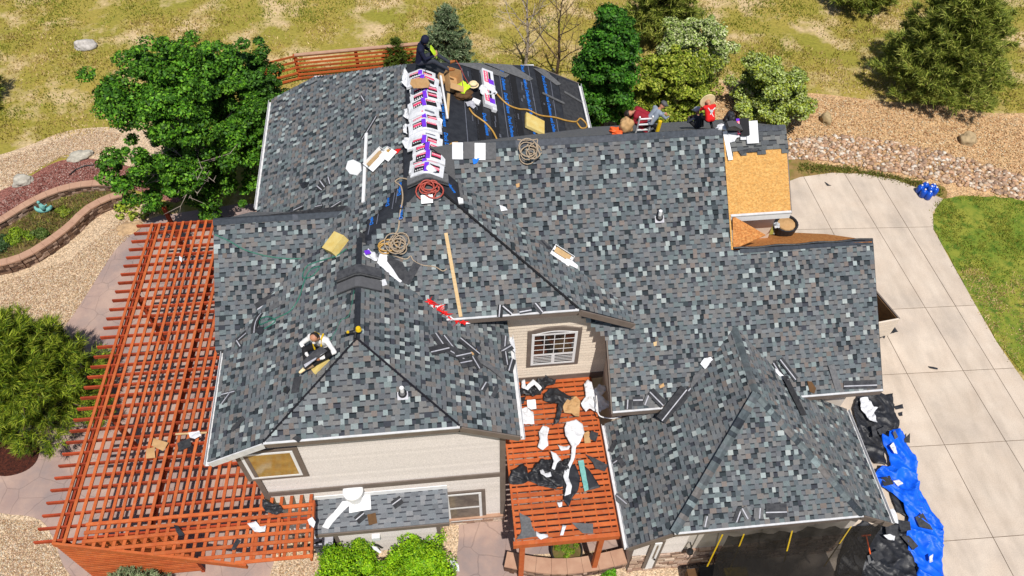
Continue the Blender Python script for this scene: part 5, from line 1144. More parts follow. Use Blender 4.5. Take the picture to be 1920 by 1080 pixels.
strip('long charcoal strip along the right wing lower right eave',1613,721,2,1.05,.26,'Bf',h=.05); strip('slender grey strip standing beside the lower right eave strip',1565,708,108,.85,.2,'Bf',mat='strip2',tape=False)
scrap('felt_scrap','brown felt scrap at the lower right eave','felt',[(1513,714),(1522,716),(1530,728),(1526,738),(1518,734)],'Bf','brown_leather',amp=.02,h=.04)
strip('pair of charcoal strips right of the garage ridge, left one',1462,698,122,.7,.14,'Bf',h=.06); strip('pair of charcoal strips right of the garage ridge, right one',1478,692,128,.8,.16,'Bf',h=.08)
strip('long charcoal strip lying down the valley on the garage east slope',1488,742,118,1.3,.32,'Ee',h=.06,tape=False)
scrap('paper_scrap','white paper scraps along the valley right of the garage ridge','paper',[(1453,690),(1462,698),(1472,706),(1478,712),(1474,718),(1466,710),(1455,700)],'Bf','paper',amp=.05,h=.12)
for i,(x,y,a,l,w,m_) in enumerate(((1325,978,80,.32,.2,'strip2'),(1384,966,70,.4,.2,'strip'),(1398,962,120,.35,.2,'strip2'),(1422,962,88,.3,.28,'strip2'),(1455,957,2,.6,.38,'strip'),(1165,938,140,.45,.2,'strip2'))):
    strip(['grey strip near the left end of the garage eave','upright charcoal strip at the garage eave','tilted grey strip at the garage eave','square grey piece at the garage eave','wide charcoal strip at the garage eave','grey strip on the west edge of the garage roof'][i],x,y,a,l,w,'Ef' if i<5 else 'Ew',mat=m_,h=.04)
for i,(x,y,a) in enumerate(((1150,838,60),(1158,862,35),(1165,866,120))): strip(['upper','middle','lower'][i]+' charcoal scrap at the west edge of the garage roof',x,y,a,.35,.16,'Ew',tape=i==1,h=.05)
for i,(x,y,a,m_) in enumerate(((676,970,40,'strip'),(745,942,35,'strip'),(698,973,100,'brown_leather'))): strip(['charcoal shingle square with white tape below the flue','charcoal shingle square right of the flue','olive scrap below the flue'][i],x,y,a,.32,.26,'Sh',mat=m_,tape=i<2)
for i,(x,y,a,l) in enumerate(((692,240,58,.95),(606,345,125,.4),(600,352,140,.35),(617,340,100,.3),(680,186,120,.3),(598,388,5,.35),(560,390,20,.4),(628,386,30,.5))):
    strip(['long thin charcoal strip above the white trim board','charcoal scrap right of the dropped black glove','second scrap right of the dropped black glove','grey scrap near the dropped black glove','tiny scrap high on the rear west slope','charcoal scrap above the cross ridge','left charcoal scrap above the cross ridge','right charcoal scrap above the cross ridge'][i],x,y,a,l,.16,'Aw')
for i,(x,y,a) in enumerate(((938,583,85),(952,580,140),(1010,578,130),(985,582,10))): strip(['first','second','last','third'][i]+' charcoal scrap on the eave above the arched window',x,y,a,.35,.16,'Af',h=.04)
for i,(x,y,a,m_) in enumerate(((880,282,90,'grey'),(900,284,90,'white'),(920,283,92,'strip2'),(858,283,90,'paper'))): strip(['grey felt square below the black roof seam','white sheet beside the felt square','grey strip beside the white sheet','white packet with red print below the seam'][i],x,y,a,.5,.32,'Bf',mat=m_,tape=False,h=.04)
scrap('underlay_scrap','small blue plastic scrap below the white sheet','plastic wrap',[(886,298),(900,296),(894,306),(888,308)],'Bf','ink_blue',amp=.02,h=.05,sub=1)
# papers
for lb,px,pl in (('crumpled white paper in the left valley of the garage roof',[(1312,682),(1320,672),(1332,669),(1340,678),(1334,688),(1322,692)],'Bf'),
 ('white paper scrap beside the pale stud foot',[(836,585),(848,582),(852,590),(838,594)],'De'),
 ('white paper hanging at the east gutter below the arched window',[(954,638),(963,636),(966,662),(960,656)],'De'),
 ('white scrap on the pergola between the rafters',[(336,480),(342,484),(341,492),(336,488)],'P'),
 ('white crumple on the pergola by the lath',[(354,812),(374,808),(378,818),(366,824),(356,820)],'P'),
 ('pink and white crumple on the front slats of the pergola',[(464,982),(480,978),(488,988),(500,986),(498,998),(478,998)],'P'),
 ('white wrapper at the right end of the front pergola slats',[(577,975),(586,970),(592,980),(588,990),(580,984)],'P')):
    scrap('paper_scrap',lb,'paper',px,pl,'paper',amp=.07,h=.04)
scrap('paper_scrap','long white paper strip lying below the flue','paper',[(642,940),(656,938),(660,944),(640,962),(624,980),(616,992),(604,988),(612,974),(630,956)],'Sh','paper',amp=.04,h=.06)
scrap('paper_scrap','white paper on the left clipped bush','paper',[(697,1024),(706,1026),(716,1036),(712,1038),(700,1030)],'G','paper',amp=.04,h=1.55)
scrap('paper_scrap','white paper at the foot of the right clipped bush','paper',[(842,1052),(850,1046),(860,1060),(862,1072),(842,1070)],'G','paper',amp=.05,h=.04)
scrap('cardboard','left cardboard square on the pergola slats','cardboard',[(275,842),(290,838),(291,858),(274,860)],'P','card',amp=.02,h=.04,sub=1); scrap('cardboard','right cardboard square on the pergola slats','cardboard',[(288,822),(316,830),(306,846),(284,836)],'P','card',amp=.03,h=.06,sub=1)
strip('dark shingle square on the pergola beside the lath',346,834,20,.4,.3,'P',tape=False)
scrap('felt_scrap','black scrap on the front pergola slats','felt',[(326,984),(334,986),(346,1003),(336,1006),(330,996)],'P','black',amp=.03,h=.05)
scrap('felt_scrap','black scrap at the right of the front pergola slats','felt',[(444,1010),(452,1014),(440,1032),(434,1030)],'P','black',amp=.03,h=.05)
scrap('plastic_bag','black plastic sheet draped at the corner of the wall and pergola','plastic sheet',[(494,938),(508,944),(524,948),(534,960),(520,966),(500,962),(492,950)],'P','blackshiny',amp=.15,h=.1)
scrap('chip','tan chip on the right wing slope','chip',[(1225,642),(1232,640),(1231,648),(1226,649)],'Bf','lum',amp=.01,sub=0); scrap('chip','tan chip high on the right wing slope','chip',[(967,345),(974,343),(974,350),(969,352)],'Bf','card',amp=.01,sub=0)
scrap('chip','yellowish chip above the lower left eave of the right wing','chip',[(1236,724),(1244,718),(1246,724),(1238,728)],'Bf','card',amp=.02,sub=0,h=.08)
scrap('paper_scrap','torn tan paper among the strips on the east slope','paper',[(880,660),(888,660),(894,654),(890,664),(884,668)],'De','card',amp=.03,sub=1,h=.09)
# red fringed strip
T=empty('warning_flags',hit(835,588,'De',.05),'string of red and white plastic flags along the valley','flags')
P=catmull([hit(x,y,'De',.06) for x,y in ((803,564),(815,574),(826,582),(838,592),(852,600),(872,607))],4,closed=False); b=MB(); b.tube(P,.012,5); b.build('string',M['red_plastic'],T)
for i in range(len(P)*3):
    p=P[i%len(P)]+Vector((random.gauss(0,.03),random.gauss(0,.03),.02)); d=Vector((random.gauss(0,.1),random.gauss(0,.1),random.uniform(-.02,.06))); b=MB(); e=d.orthogonal().normalized()*.03; b.prism([p-e,p+e,p+d],(0,0,.006)); b.build('flag',M[random.choice(('red_plastic','red_plastic','red_plastic','white'))],T)
# ropes, hoses
rope('air_hose','yellow hose running across the black roof to its right corner','hose',[(925,168),(935,180),(952,196),(972,204),(990,206),(1012,216),(1040,220),(1062,226),(1080,228),(1088,222),(1098,230),(1100,238),(1090,240),(1082,230)],'Ae',.028,'hose_y')
rope('air_hose','yellow hose snaking down the black roof from the work bags','hose',[(880,203),(888,214),(902,224),(912,232),(924,246),(934,266)],'Ae',.028,'hose_y')
rope('air_hose','short yellow hose beside the front of the ridge bundles','hose',[(826,300),(834,286),(845,270),(858,267)],'Ae',.028,'hose_y',h=.1)
rope('cord','thin pink cord at the back of the black roof','cord',[(855,113),(863,126),(870,142),(878,156)],'Ae',.012,'hose_r')
rope('rope','tan rope hanging from the cap stack to the tangle on the middle slope','rope',[(768,337),(752,334),(743,338),(742,342),(752,350),(755,372),(750,400),(747,428),(740,440)],'Aw',.022,'rope',pls=['Aw','Aw','Aw','Aw','Aw','Aw','Af','Af','Af'])
def tangle(label,px,pl,rad,turns,mat,r=.02,asp=1.0,name='rope_coil',cat='rope',tail=None,tpl=None):
    c=hit(*px,pl,0); n=nrm(pl); P=coil(c,n,rad,turns,rad*.35,asp,ax=Vector((1,0,0)).cross(n).cross(n).normalized()*-1)
    T=empty(name,c,label,cat); b=MB(); b.tube(P,r,6); b.build('coil',M[mat],T)
    if tail: b=MB(); b.tube(catmull([hit(x,y,tpl or pl,.03) for x,y in tail],5,closed=False),r,6); b.build('tail',M[mat],T)
tangle('tan rope tangle hanging from the right wing ridge','0',0,0,0,0) if False else None
tangle('tan rope tangle lying below the right wing ridge near the black roof',(993,285),'Bf',.30,7,'rope',.016,1.0,tail=[(970,262),(985,263),(1002,262),(1008,262),(1004,280)])
tangle('tan rope coil on the middle slope with its tail running right',(746,460),'Af',.28,8,'rope',.016,1.0,tail=[(735,478),(760,486),(770,480),(775,488),(792,497),(815,500),(830,508),(838,504)])
tangle('yellow rope loops beside the tan coil',(728,465),'Af',.2,3,'hose_y',.022,1.6)
tangle('red extension cord coil at the front end of the rear ridge',(806,355),'Af',.26,6,'hose_r',.022,1.25)
rope('cord','green cord from the west rake across the left slope to the foam block','cord',[(403,440),(430,452),(458,468),(500,480),(540,485),(575,484),(610,480)],'D2f',.02,'cord_g')
rope('cord','green cord looping from the foam block down the left slope','cord',[(650,466),(630,480),(598,490),(575,500),(568,520),(585,518),(600,500),(582,506),(572,524),(560,560),(545,582),(528,592),(500,604),(488,608),(488,598),(504,594),(516,602),(500,614),(484,622)],'Dw',.02,'cord_g')
rope('cord','thin green cord from the ridge stack to the seated worker','cord',[(664,545),(655,590),(640,600),(630,620),(618,640)],'Dw',.012,'cord_g')
scrap('glove','black glove at the end of the green cord','glove',[(480,622),(488,614),(496,612),(494,624),(486,628)],'Dw','blackshiny',amp=.06,h=.03); scrap('glove','black glove above the left hip line','glove',[(532,728),(540,724),(546,730),(540,740),(532,736)],'Dw','blackshiny',amp=.06,h=.03)
scrap('glove','dropped black glove with red cuff on the rear west slope','glove',[(563,346),(572,341),(579,343),(577,350),(568,354)],'Aw','blackshiny',amp=.07,h=.03)
c=hit(668,626,'De',.05); T=empty('cordless_tool',c,'black and yellow nail gun lying at the front end of the left wing ridge','tool')
b=MB(); b.tube([c+Vector((-.28,0,.06)),c+Vector((-.05,0,.1)),c+Vector((.12,.02,.12))],[.03,.055,.06],8); b.build('body',M['iron'],T); b=MB(); b.lathe(c+Vector((.08,.02,.1)),[(.06,0),(.085,.05),(.06,.14)],12); b.build('housing',M['yellow'],T); b=MB(); b.tube([c+Vector((0,0,.1)),c+Vector((-.02,-.16,.04))],.03,8); b.build('grip',M['iron'],T); b=MB(); b.lathe(c+Vector((-.2,.0,.08)),[(.03,0),(.045,.03),(.03,.06)],10); b.build('nose',M['yellow'],T)

# courtyard litter
PLc='C'
for nm,lb,px,m_,amp,h in (
 ('underlay_sheet','black crumpled underlayment at the top left of the courtyard pergola',[(970,738),(985,726),(1006,718),(1016,708),(1024,700),(1028,712),(1042,718),(1040,726),(1020,732),(1014,744),(990,746),(974,744)],'blackshiny',.28,.04),
 ('underlay_sheet','black printed underlayment sheet in the upper middle of the courtyard pergola',[(1020,740),(1030,730),(1046,732),(1062,742),(1078,746),(1070,756),(1058,762),(1052,778),(1048,794),(1036,800),(1042,782),(1046,762),(1028,756),(1018,752)],'blackshiny',.22,.06),
 ('underlay_sheet','large black underlayment heap at the lower left of the courtyard pergola',[(953,900),(960,886),(976,874),(988,878),(990,892),(1000,878),(1016,864),(1040,860),(1052,868),(1066,862),(1074,872),(1062,890),(1060,912),(1040,920),(1016,914),(996,906),(970,910),(956,908)],'blackshiny',.26,.04),
 ('felt_sheet','dark grey felt tongue reaching down the courtyard pergola',[(1060,880),(1078,870),(1088,898),(1084,920),(1072,936),(1066,952),(1056,940),(1056,912)],'black',.1,.06),
 ('felt_sheet','dark triangular felt piece beside the pale blue strip',[(1094,872),(1104,880),(1126,914),(1104,920)],'black',.03,.08),
 ('foam_strip','pale blue and white strip lying on the courtyard pergola',[(1084,864),(1094,862),(1104,918),(1096,922)],'teal',.02,.1),
 ('paper_scrap','long white sheet trailing down the middle of the courtyard pergola',[(1062,792),(1080,788),(1092,796),(1096,812),(1088,830),(1080,840),(1078,858),(1068,880),(1066,896),(1072,912),(1070,926),(1058,932),(1062,912),(1056,896),(1058,884),(1070,862),(1072,838),(1060,818),(1058,804)],'paper',.1,.2),
 ('paper_scrap','white crumpled sheet left of the long white sheet',[(1010,812),(1018,800),(1030,806),(1026,820),(1028,838),(1018,846),(1008,842),(1012,826)],'paper',.16,.12),
 ('paper_scrap','white sheet at the left edge of the courtyard pergola',[(974,768),(984,764),(992,768),(1000,774),(1002,796),(976,798),(975,780)],'paper',.12,.06),
 ('paper_scrap','folded white strip over the black sheet at the top left',[(978,714),(984,712),(986,726),(1000,712),(1006,718),(1016,728),(1012,734),(1002,722),(990,732),(978,728)],'paper',.08,.32),
 ('paper_scrap','tall white torn sheet at the upper right of the courtyard pergola',[(1094,722),(1104,716),(1110,726),(1112,736),(1122,724),(1134,728),(1136,736),(1126,748),(1144,756),(1140,768),(1120,776),(1104,770),(1098,776),(1088,762),(1098,746)],'paper',.22,.08),
 ('cardboard','flattened brown cardboard in the upper right of the courtyard pergola',[(1055,764),(1066,746),(1080,744),(1088,752),(1087,770),(1086,782),(1078,782),(1072,776),(1058,774)],'card',.09,.2),
 ('cardboard','brown cardboard scrap right of the long white sheet',[(1094,812),(1104,808),(1108,830),(1096,832)],'card',.05,.08),
 ('paper_scrap','pinkish printed packet on the courtyard pergola',[(988,750),(1004,749),(1006,766),(996,768),(989,764)],'white',.03,.08),
 ('paper_scrap','small white crescent right of the crumpled sheet',[(1045,834),(1056,838),(1070,836),(1066,844),(1052,846)],'paper',.05,.06),
 ('paper_scrap','white rag over the black heap',[(1032,846),(1042,852),(1052,862),(1044,870),(1040,882),(1034,880),(1038,866)],'paper',.08,.34),
 ('paper_scrap','pair of small white crumples on the black heap',[(1012,882),(1018,880),(1022,888),(1032,886),(1034,894),(1024,896),(1014,890)],'paper',.08,.3),
 ('paper_scrap','white scrap below the felt tongue',[(1044,942),(1054,942),(1054,950),(1048,952)],'paper',.06,.05),
 ('paper_scrap','white curled paper at the lower left of the courtyard pergola',[(1004,996),(1012,1002),(1026,1002),(1028,1008),(1014,1013),(1006,1006)],'paper',.06,.06),
 ('paper_scrap','narrow white card near the front beam of the courtyard pergola',[(1055,984),(1062,986),(1056,1004),(1050,1004)],'paper',.02,.05),
 ('shingle_scrap','tall grey shingle offcut leaning at the lower left of the courtyard pergola',[(974,962),(994,972),(998,988),(1008,1006),(968,1012),(978,996)],'strip2',.06,.06),
 ('shingle_scrap','grey wedge shaped shingle offcut near the front beam',[(1072,980),(1112,982),(1112,1001),(1092,1000)],'strip2',.03,.05),
 ('shingle_scrap','charcoal shingle offcut on the right of the courtyard pergola',[(1098,852),(1112,858),(1120,862),(1140,872),(1134,884),(1116,878),(1112,868)],'strip',.04,.08),
 ('shingle_scrap','charcoal square beside the cardboard scrap',[(1108,808),(1122,812),(1118,828),(1104,822)],'strip',.03,.08),
 ('felt_scrap','black scrap at the left edge of the courtyard pergola',[(973,746),(986,744),(982,758),(974,758)],'black',.08,.06)):
    scrap(nm,lb,{'underlay_sheet':'underlayment','felt_sheet':'felt','foam_strip':'strip','paper_scrap':'paper','cardboard':'cardboard','shingle_scrap':'shingle scrap','felt_scrap':'felt'}[nm],px,PLc,m_,amp=amp,h=h,sub=5,freq=3.4 if m_!='blackshiny' else 3.0,fold=1 if m_ in('blackshiny','paper','black') else 0)
text('DEFENSE',.16,hit(1036,751,'C',.32),Vector((1,-.45,0)),Vector((.4,1,0)),'ink_grey',bpy.data.objects.get('underlay_sheet.002') or None) if False else None
rope('cable','white cable looping from the right wing eave over the courtyard pergola','cable',[(1118,742),(1120,760),(1122,776),(1130,782),(1150,784),(1166,780)],'C',.02,'white',h=.5)
# roofing tub + planter
p=onz(1061,1040,0); T=empty('planter_tub',p,'dark oval planter tub with moss under the front beam of the courtyard pergola','planter')
V=MB(); V.lathe(p,[(.42,0),(.5,.42),(.53,.46),(.49,.46),(.46,.36)],26); V.build('tub',M['iron'],T); V=MB(); V.lathe(p,[(.47,.3),(.47,.37),(.05,.42)],20); V.build('soil',M['soil'],T)
cl=[(p.x+random.gauss(0,.17),p.y+random.gauss(0,.17),.45,.1) for _ in range(14)]; link('moss',crown(cl,.035,[L((130,170,30)),L((150,150,60)),L((90,130,30))],150,.7),M['leaf'],T)

# ------------------------------------------------------------------ driveway side: tarps, tools
def tarp(name,label,cat,px,mat,amp,h,base=.05,sub=5,freq=1.8,fold=0): 
    return scrap(name,label,cat,px,'G',mat,amp=amp,th=.01,sub=6,h=h,freq=freq,rag=.03,fold=1)
tarp('black_tarp','black plastic ground sheet beside the right end of the garage','tarp',[(1598,770),(1606,742),(1640,735),(1660,742),(1672,738),(1676,770),(1684,800),(1682,812),(1668,808),(1650,822),(1656,850),(1662,875),(1640,872),(1622,850),(1606,810)],'blackshiny',.18,.03)
tarp('blue_tarp','long rumpled blue tarp on the drive along the garage','tarp',[(1648,818),(1660,826),(1664,812),(1672,808),(1690,812),(1700,838),(1714,860),(1716,890),(1722,920),(1742,950),(1764,985),(1766,1010),(1764,1050),(1768,1110),(1720,1110),(1716,1060),(1700,1040),(1696,1010),(1700,975),(1684,940),(1662,920),(1640,905),(1638,890),(1650,876),(1668,876),(1664,858)],'blue',.30,.04,sub=6,freq=1.7)
tarp('black_tarp','black plastic ground sheet beneath the lower end of the blue tarp','tarp',[(1640,990),(1664,980),(1694,1000),(1700,1030),(1716,1062),(1722,1110),(1560,1110),(1570,1060),(1590,1000),(1620,975)],'blackshiny',.2,.03)
tarp('black_tarp','small black sheet between the garage eave and the blue tarp','tarp',[(1664,912),(1684,918),(1700,950),(1700,970),(1680,960)],'blackshiny',.2,.05)
scrap('paper_scrap','large white sheet on the black plastic at the top of the blue tarp','paper',[(1612,748),(1626,746),(1638,764),(1646,764),(1638,774),(1644,794),(1630,788),(1614,768)],'G','paper',amp=.1,h=.28,sub=4)
for i,(px,m_) in enumerate((([(1634,800),(1640,798),(1646,818),(1636,820)],'strip'),([(1644,806),(1662,798),(1664,808),(1650,816)],'strip'),([(1652,896),(1668,892),(1676,908),(1658,912)],'strip'),([(1716,970),(1730,962),(1750,994),(1724,988)],'strip'),([(1690,1006),(1704,1004),(1722,1024),(1712,1032)],'strip'),([(1660,986),(1684,984),(1682,1004),(1662,1002)],'strip'),([(1682,974),(1706,978),(1708,994),(1690,998)],'strip'),([(1630,1038),(1648,1030),(1658,1046),(1640,1054)],'strip'),([(1600,1040),(1612,1046),(1626,1056),(1620,1070),(1604,1056)],'strip2'),([(1674,812),(1678,806),(1684,820),(1678,824)],'strip2'),([(1688,830),(1706,812),(1706,830)],'strip'))):
    scrap('shingle_scrap',['upper left','upper right','middle left','large wedge','diagonal','flat grey','lower right','square lower','pale torn','small pointed','outer'][i]+' shingle scrap lying on the tarps beside the garage','shingle scrap',px,'G',m_,amp=.03,h=.30 if i not in (8,10) else .2,sub=2)
for i,px in enumerate(([(1668,836),(1674,830),(1680,840),(1682,852),(1676,850),(1670,842)],[(1674,902),(1684,900),(1692,908),(1684,912)],[(1666,956),(1674,954),(1682,966),(1684,982),(1676,980),(1668,966)],[(1656,1004),(1668,1002),(1678,1006),(1676,1014),(1664,1012)],[(1742,1044),(1748,1040),(1748,1054),(1742,1056)])):
    scrap('paper_scrap',['first white scrap down the blue tarp','second white scrap down the blue tarp','white sheet at the lower right garage corner','curled white scrap on the lower black sheet','small white scrap near the bottom of the blue tarp'][i],'paper',px,'G','paper',amp=.09,h=.30,sub=3)
for i,px in enumerate(([(1676,762),(1692,758),(1694,766),(1680,768)],[(1684,774),(1692,772),(1692,780),(1686,780)],[(1740,687),(1758,690),(1758,693),(1744,691)],[(1546,341),(1554,346),(1559,348),(1551,348)])):
    scrap('felt_scrap',['black scrap right of the black ground sheet','small black scrap right of the black ground sheet','dark stick like scrap in the middle of the drive','dark triangular scrap at the top of the drive'][i],'felt',px,'G','black',amp=.04,h=.02,sub=1)
# shovel
a=onz(1624,1004,.9);b_=onz(1632,1040,.3); T=empty('roofing_shovel',onz(1632,1045,.05),'orange handled shovel standing on the black sheet','shovel'); b=MB(); b.tube([a,b_],.025,8); b.build('handle',M['orange'],T); b=MB(); b.bar(a+Vector((-.16,0,0)),a+Vector((.16,0,0)),.04,.04); b.build('grip',M['orange'],T); b=MB(); b.bar(b_,b_+Vector((.05,-.25,-.22)),.24,.01); b.build('blade',M['strip2'],T)
# mesh tarp
def ef(px,py): return hit(px,py,'Ef',-.1)
tl=Vector((hit(1362,992,'Ef').x,-2.2,4.42)); tr=Vector((12.2,-2.2,4.35)); nU=28;nV=14; V=[];Fq=[]
for j in range(nV+1):
    for i in range(nU+1):
        u=i/nU; v=j/nV; p=tl.lerp(tr,u); drop=4.35*min(1,v*1.25); out=.25+2.6*max(0,v-.15)**1.3*(1.0+.25*math.sin(u*5))
        w=.06*noise.noise(Vector((u*9,v*5,2)))+.05*abs(math.sin((u*7+v*2.5)*2.2))
        w+=.10*(1-abs(noise.noise(Vector((u*6+v*1.7,v*1.2,5)))))**5
        V.append((p.x+(u-.5)*v*.5,p.y-out+w,max(.06,p.z-drop+w)))
for j in range(nV):
    for i in range(nU): a=j*(nU+1)+i; Fq.append((a,a+1,a+nU+2,a+nU+1))
me=mesh(V,Fq); tag(link('mesh_tarp',me,M['meshtarp']),'dark see through mesh tarp hanging from the garage eave over the wall','tarp')
T=None
for i,(a,b_) in enumerate((((1352,993),(1326,1062)),((1392,992),(1366,1075)),((1482,986),(1462,1085)),((1592,978),(1545,1062)))):
    pa=hit(*a,'Ef',-.02); pb=ony(b_[0],b_[1],-2.5 if i==0 else -3.6); pb=onz(b_[0],b_[1],.9 if i else 1.2); pm=pa.lerp(pb,.5); 
    pa=CP+(pa+Vector((0,-.15,0))-CP)*.99; pb=CP+(pb-CP)*(.955 if i==0 else 1.0)
    b=MB(); b.bar(pa,pb,.045,.012,up=Vector((0,-1,.6))); tag(b.build('strap',M['yellow'],None),['first','second','third','fourth'][i]+' yellow strap from the left tying the tarp at the garage eave','strap')
def bin_(label,px,py,z,sx,sy,mat,lid,rot=0):
    c=onz(px,py,z); c=Vector((c.x,c.y,0)); T=empty('trash_bin',c,label,'bin'); b=MB(); b.quadbox([c+Vector((x*sx*.85,y*sy*.85,0)) for x,y in ((-1,-1),(1,-1),(1,1),(-1,1))]+[c+Vector((x*sx,y*sy,z-.05)) for x,y in ((-1,-1),(1,-1),(1,1),(-1,1))]); b.build('body',M[mat],T)
    b=MB(); b.box(c.x-sx*1.06,c.x+sx*1.06,c.y-sy*1.06,c.y+sy*1.06,z-.049,z); b.build('lid',M[lid],T); b=MB(); b.tube([c+Vector((-sx*.7,sy*1.1,z-.02)),c+Vector((sx*.7,sy*1.1,z-.02))],.02,6); b.build('handle',M['iron'],T)
bin_('yellow lidded bin at the bottom edge behind the mesh tarp',1383,1082,1.0,.34,.3,'yellow','yellow'); bin_('black bin left of the yellow bin',1332,1080,1.0,.3,.3,'blackshiny','iron'); bin_('brown bin at the bottom edge left of the black bin',1300,1082,.95,.14,.25,'brown_leather','brown_leather')
b=MB(); b.lathe(onz(1200,1100,0),[(.2,0),(.2,.1)],8)
# blue water jugs
for i,(x,y) in enumerate(((1722,360),(1731,355),(1728,368),(1740,362),(1738,372),(1749,364),(1745,358))):
    p=onz(x,y,.04)+Vector((0,0,0)); T=empty('water_jug',p,['leftmost','upper left','lower left','middle','lower middle','rightmost','upper right'][i]+' blue water jug of the cluster on the edge of the drive','water jug','blue water jugs on the drive')
    b=MB(); b.lathe(p,[(.12,0),(.15,.03),(.15,.30),(.12,.37),(.04,.41)],16); b.build('bottle',M['bluejug'],T,smooth=True); b=MB(); b.lathe(p+Vector((0,0,.41)),[(.035,0),(.04,.05),(.03,.06)],10); b.build('cap',M['white'],T)
# statue
p=onz(86,396,.15); T=empty('garden_statue',p,'verdigris garden statue of a seated figure on a crescent in the planter','statue')
b=MB(); P=[p+Vector((.34*math.cos(t),.05*math.sin(t*2),.30-.22*math.sin(t))) for t in np.linspace(-.15,math.pi+.15,14)]; b.tube(P,[.03+.09*math.sin(math.pi*i/13) for i in range(14)],10); b.build('crescent',M['teal'],T,smooth=True)
b=MB(); b.tube([p+Vector((0,0,.12)),p+Vector((-.04,0,.34)),p+Vector((-.06,0,.5))],[.13,.1,.05],10); b.build('torso',M['teal'],T,smooth=True); b=MB(); b.lathe(p+Vector((-.07,0,.5)),[(.02,0),(.065,.04),(.07,.09),(.03,.15)],12); b.build('head',M['teal'],T,smooth=True); b=MB(); b.tube([p+Vector((-.05,0,.42)),p+Vector((.12,-.05,.36)),p+Vector((.22,0,.42))],.03,8); b.build('arm',M['teal'],T,smooth=True)
b=MB(); b.tube([onz(x,y,.06) for x,y in ((130,328),(142,318),(158,311),(176,309))],.03,6); tag(b.build('drip_line',M['iron'],None),'thin dark irrigation pipe on the red mulch','pipe')
# dump trailer at the right wall
q=[onz(1643,545,1.5),onz(1687,597,1.5),onz(1640,606,1.5)]; T=empty('dump_trailer',q[1]-Vector((0,0,1.5)),'beige sided open trailer with brown interior parked against the right wall','trailer')
ed=(q[1]-q[0]); d2=(q[2]-q[1]).normalized()*2.2
for a,b2,mt in ((q[0],q[1],'trim'),(q[1],q[1]+d2,'siding2')):
    for k in range(4): b=MB(); z0=-.28*k; b.bar(a+Vector((0,0,z0-.14)),b2+Vector((0,0,z0-.14)),.06,.265); b.build('side_board',M[mt],T)
b=MB(); b.prism([v-Vector((0,0,1.0)) for v in (q[0],q[1],q[1]+d2,q[0]+d2)],(0,0,-.08)); b.build('bed',M['brown_leather'],T)
b=MB(); b.bar(q[0]+d2*.0+Vector((-.1,0,-.5)),q[1]+Vector((-.1,.05,-.5)),.03,.95); b.build('liner',M['brown_leather'],T)
b=MB(); b.lathe(q[1]+d2*.35+Vector((0,-.12,-1.2)),[(.28,-.1),(.28,.1)],18,axis=(0,1,0)); b.build('wheel',M['iron'],T)
scrap('black_tarp','black plastic hanging below the trailer at the right wall','tarp',[(1642,622),(1676,614),(1684,622),(1660,630),(1656,638),(1646,634)],'G','blackshiny',amp=.2,h=.2)
# electrical unit by the front pergola
p=onz(606,1006,.9); T=empty('ac_unit',Vector((p.x,p.y,0)),'grey metal utility cabinet between the pergola and the low roof wall','utility box'); b=MB(); b.box(p.x-.3,p.x+.3,p.y-.3,p.y+.3,0,.9); b.build('cabinet',M['strip2'],T); b=MB(); b.box(p.x-.33,p.x+.33,p.y-.33,p.y+.33,.9,.94); b.build('lid',M['tape'],T)
b=MB(); pp=[onz(x,y,1.0) for x,y in ((596,1050),(692,1040))]; 
T=empty('low_rail',pp[0],'dark metal rail between the pergola end and the low roof wall','railing')
for z in (.25,.6,.95): b=MB(); b.bar(onz(585,1042,0)+Vector((0,0,z)),onz(612,1036,0)+Vector((0,0,z)),.04,.06); b.build('rail',M['iron'],T)
for x_ in (587,611): b=MB(); c=onz(x_,1042 if x_==587 else 1036,0); b.box(c.x-.04,c.x+.04,c.y-.04,c.y+.04,0,1.0); b.build('post',M['iron'],T)

# ------------------------------------------------------------------ bags and gear on the black slope
c=hit(868,182,'Ae',.0); T=empty('tool_bag',c,'brown leather tool bag heap with a hi vis vest draped on it','bag')
def blob(c,sx,sy,sz,mat,name,par,seed=0,am=.25,z0=-.4):
    bm=bmesh.new(); bmesh.ops.create_icosphere(bm,subdivisions=4,radius=1); off=Vector((seed*3.7,seed,1))
    for v in bm.verts:
        d=v.co.copy(); q=1+am*noise.noise(d*1.6+off)+am*.5*noise.noise(d*4+off); d*=q; d.z=max(d.z,z0); v.co=Vector((d.x*sx,d.y*sy,d.z*sz))+c
    me=bpy.data.meshes.new('m'); bm.to_mesh(me); bm.free(); me.polygons.foreach_set('use_smooth',[True]*len(me.polygons)); return link(name,me,M[mat],par)
blob(c+Vector((0,0,.12)),.32,.24,.2,'brown_leather','bag',T,2); blob(c+Vector((.02,.14,.24)),.2,.26,.12,'hi_vis','vest',T,5,.45); blob(c+Vector((-.1,-.02,.26)),.12,.12,.08,'cloth_olive','strap_heap',T,7,.4)
c=hit(888,170,'Ae',.0); T=empty('straw_hat',c,'round cream straw hat lying beside the tool bag','hat'); b=MB(); b.lathe(c+Vector((0,0,.22)),[(.17,0),(.18,.02),(.14,.03),(.13,.10),(.02,.12)],24); b.build('hat_body',M['straw'],T); b=MB(); b.lathe(c+Vector((0,0,.252)),[(.142,0),(.139,.03)],24); b.build('band',M['strip2'],T)
c=hit(893,191,'Ae',.1); T=empty('coil_roll',c,'white plastic roll lying below the straw hat','roll'); b=MB(); b.lathe(c,[(.03,-.13),(.10,-.13),(.10,.13),(.03,.13)],18,axis=(1,-.5,-.2)); b.build('roll',M['white'],T)
scrap('glove','pale work glove in front of the white roll','glove',[(872,192),(884,190),(892,200),(888,204),(880,200),(876,200)],'Ae','tape',amp=.08,h=.05)
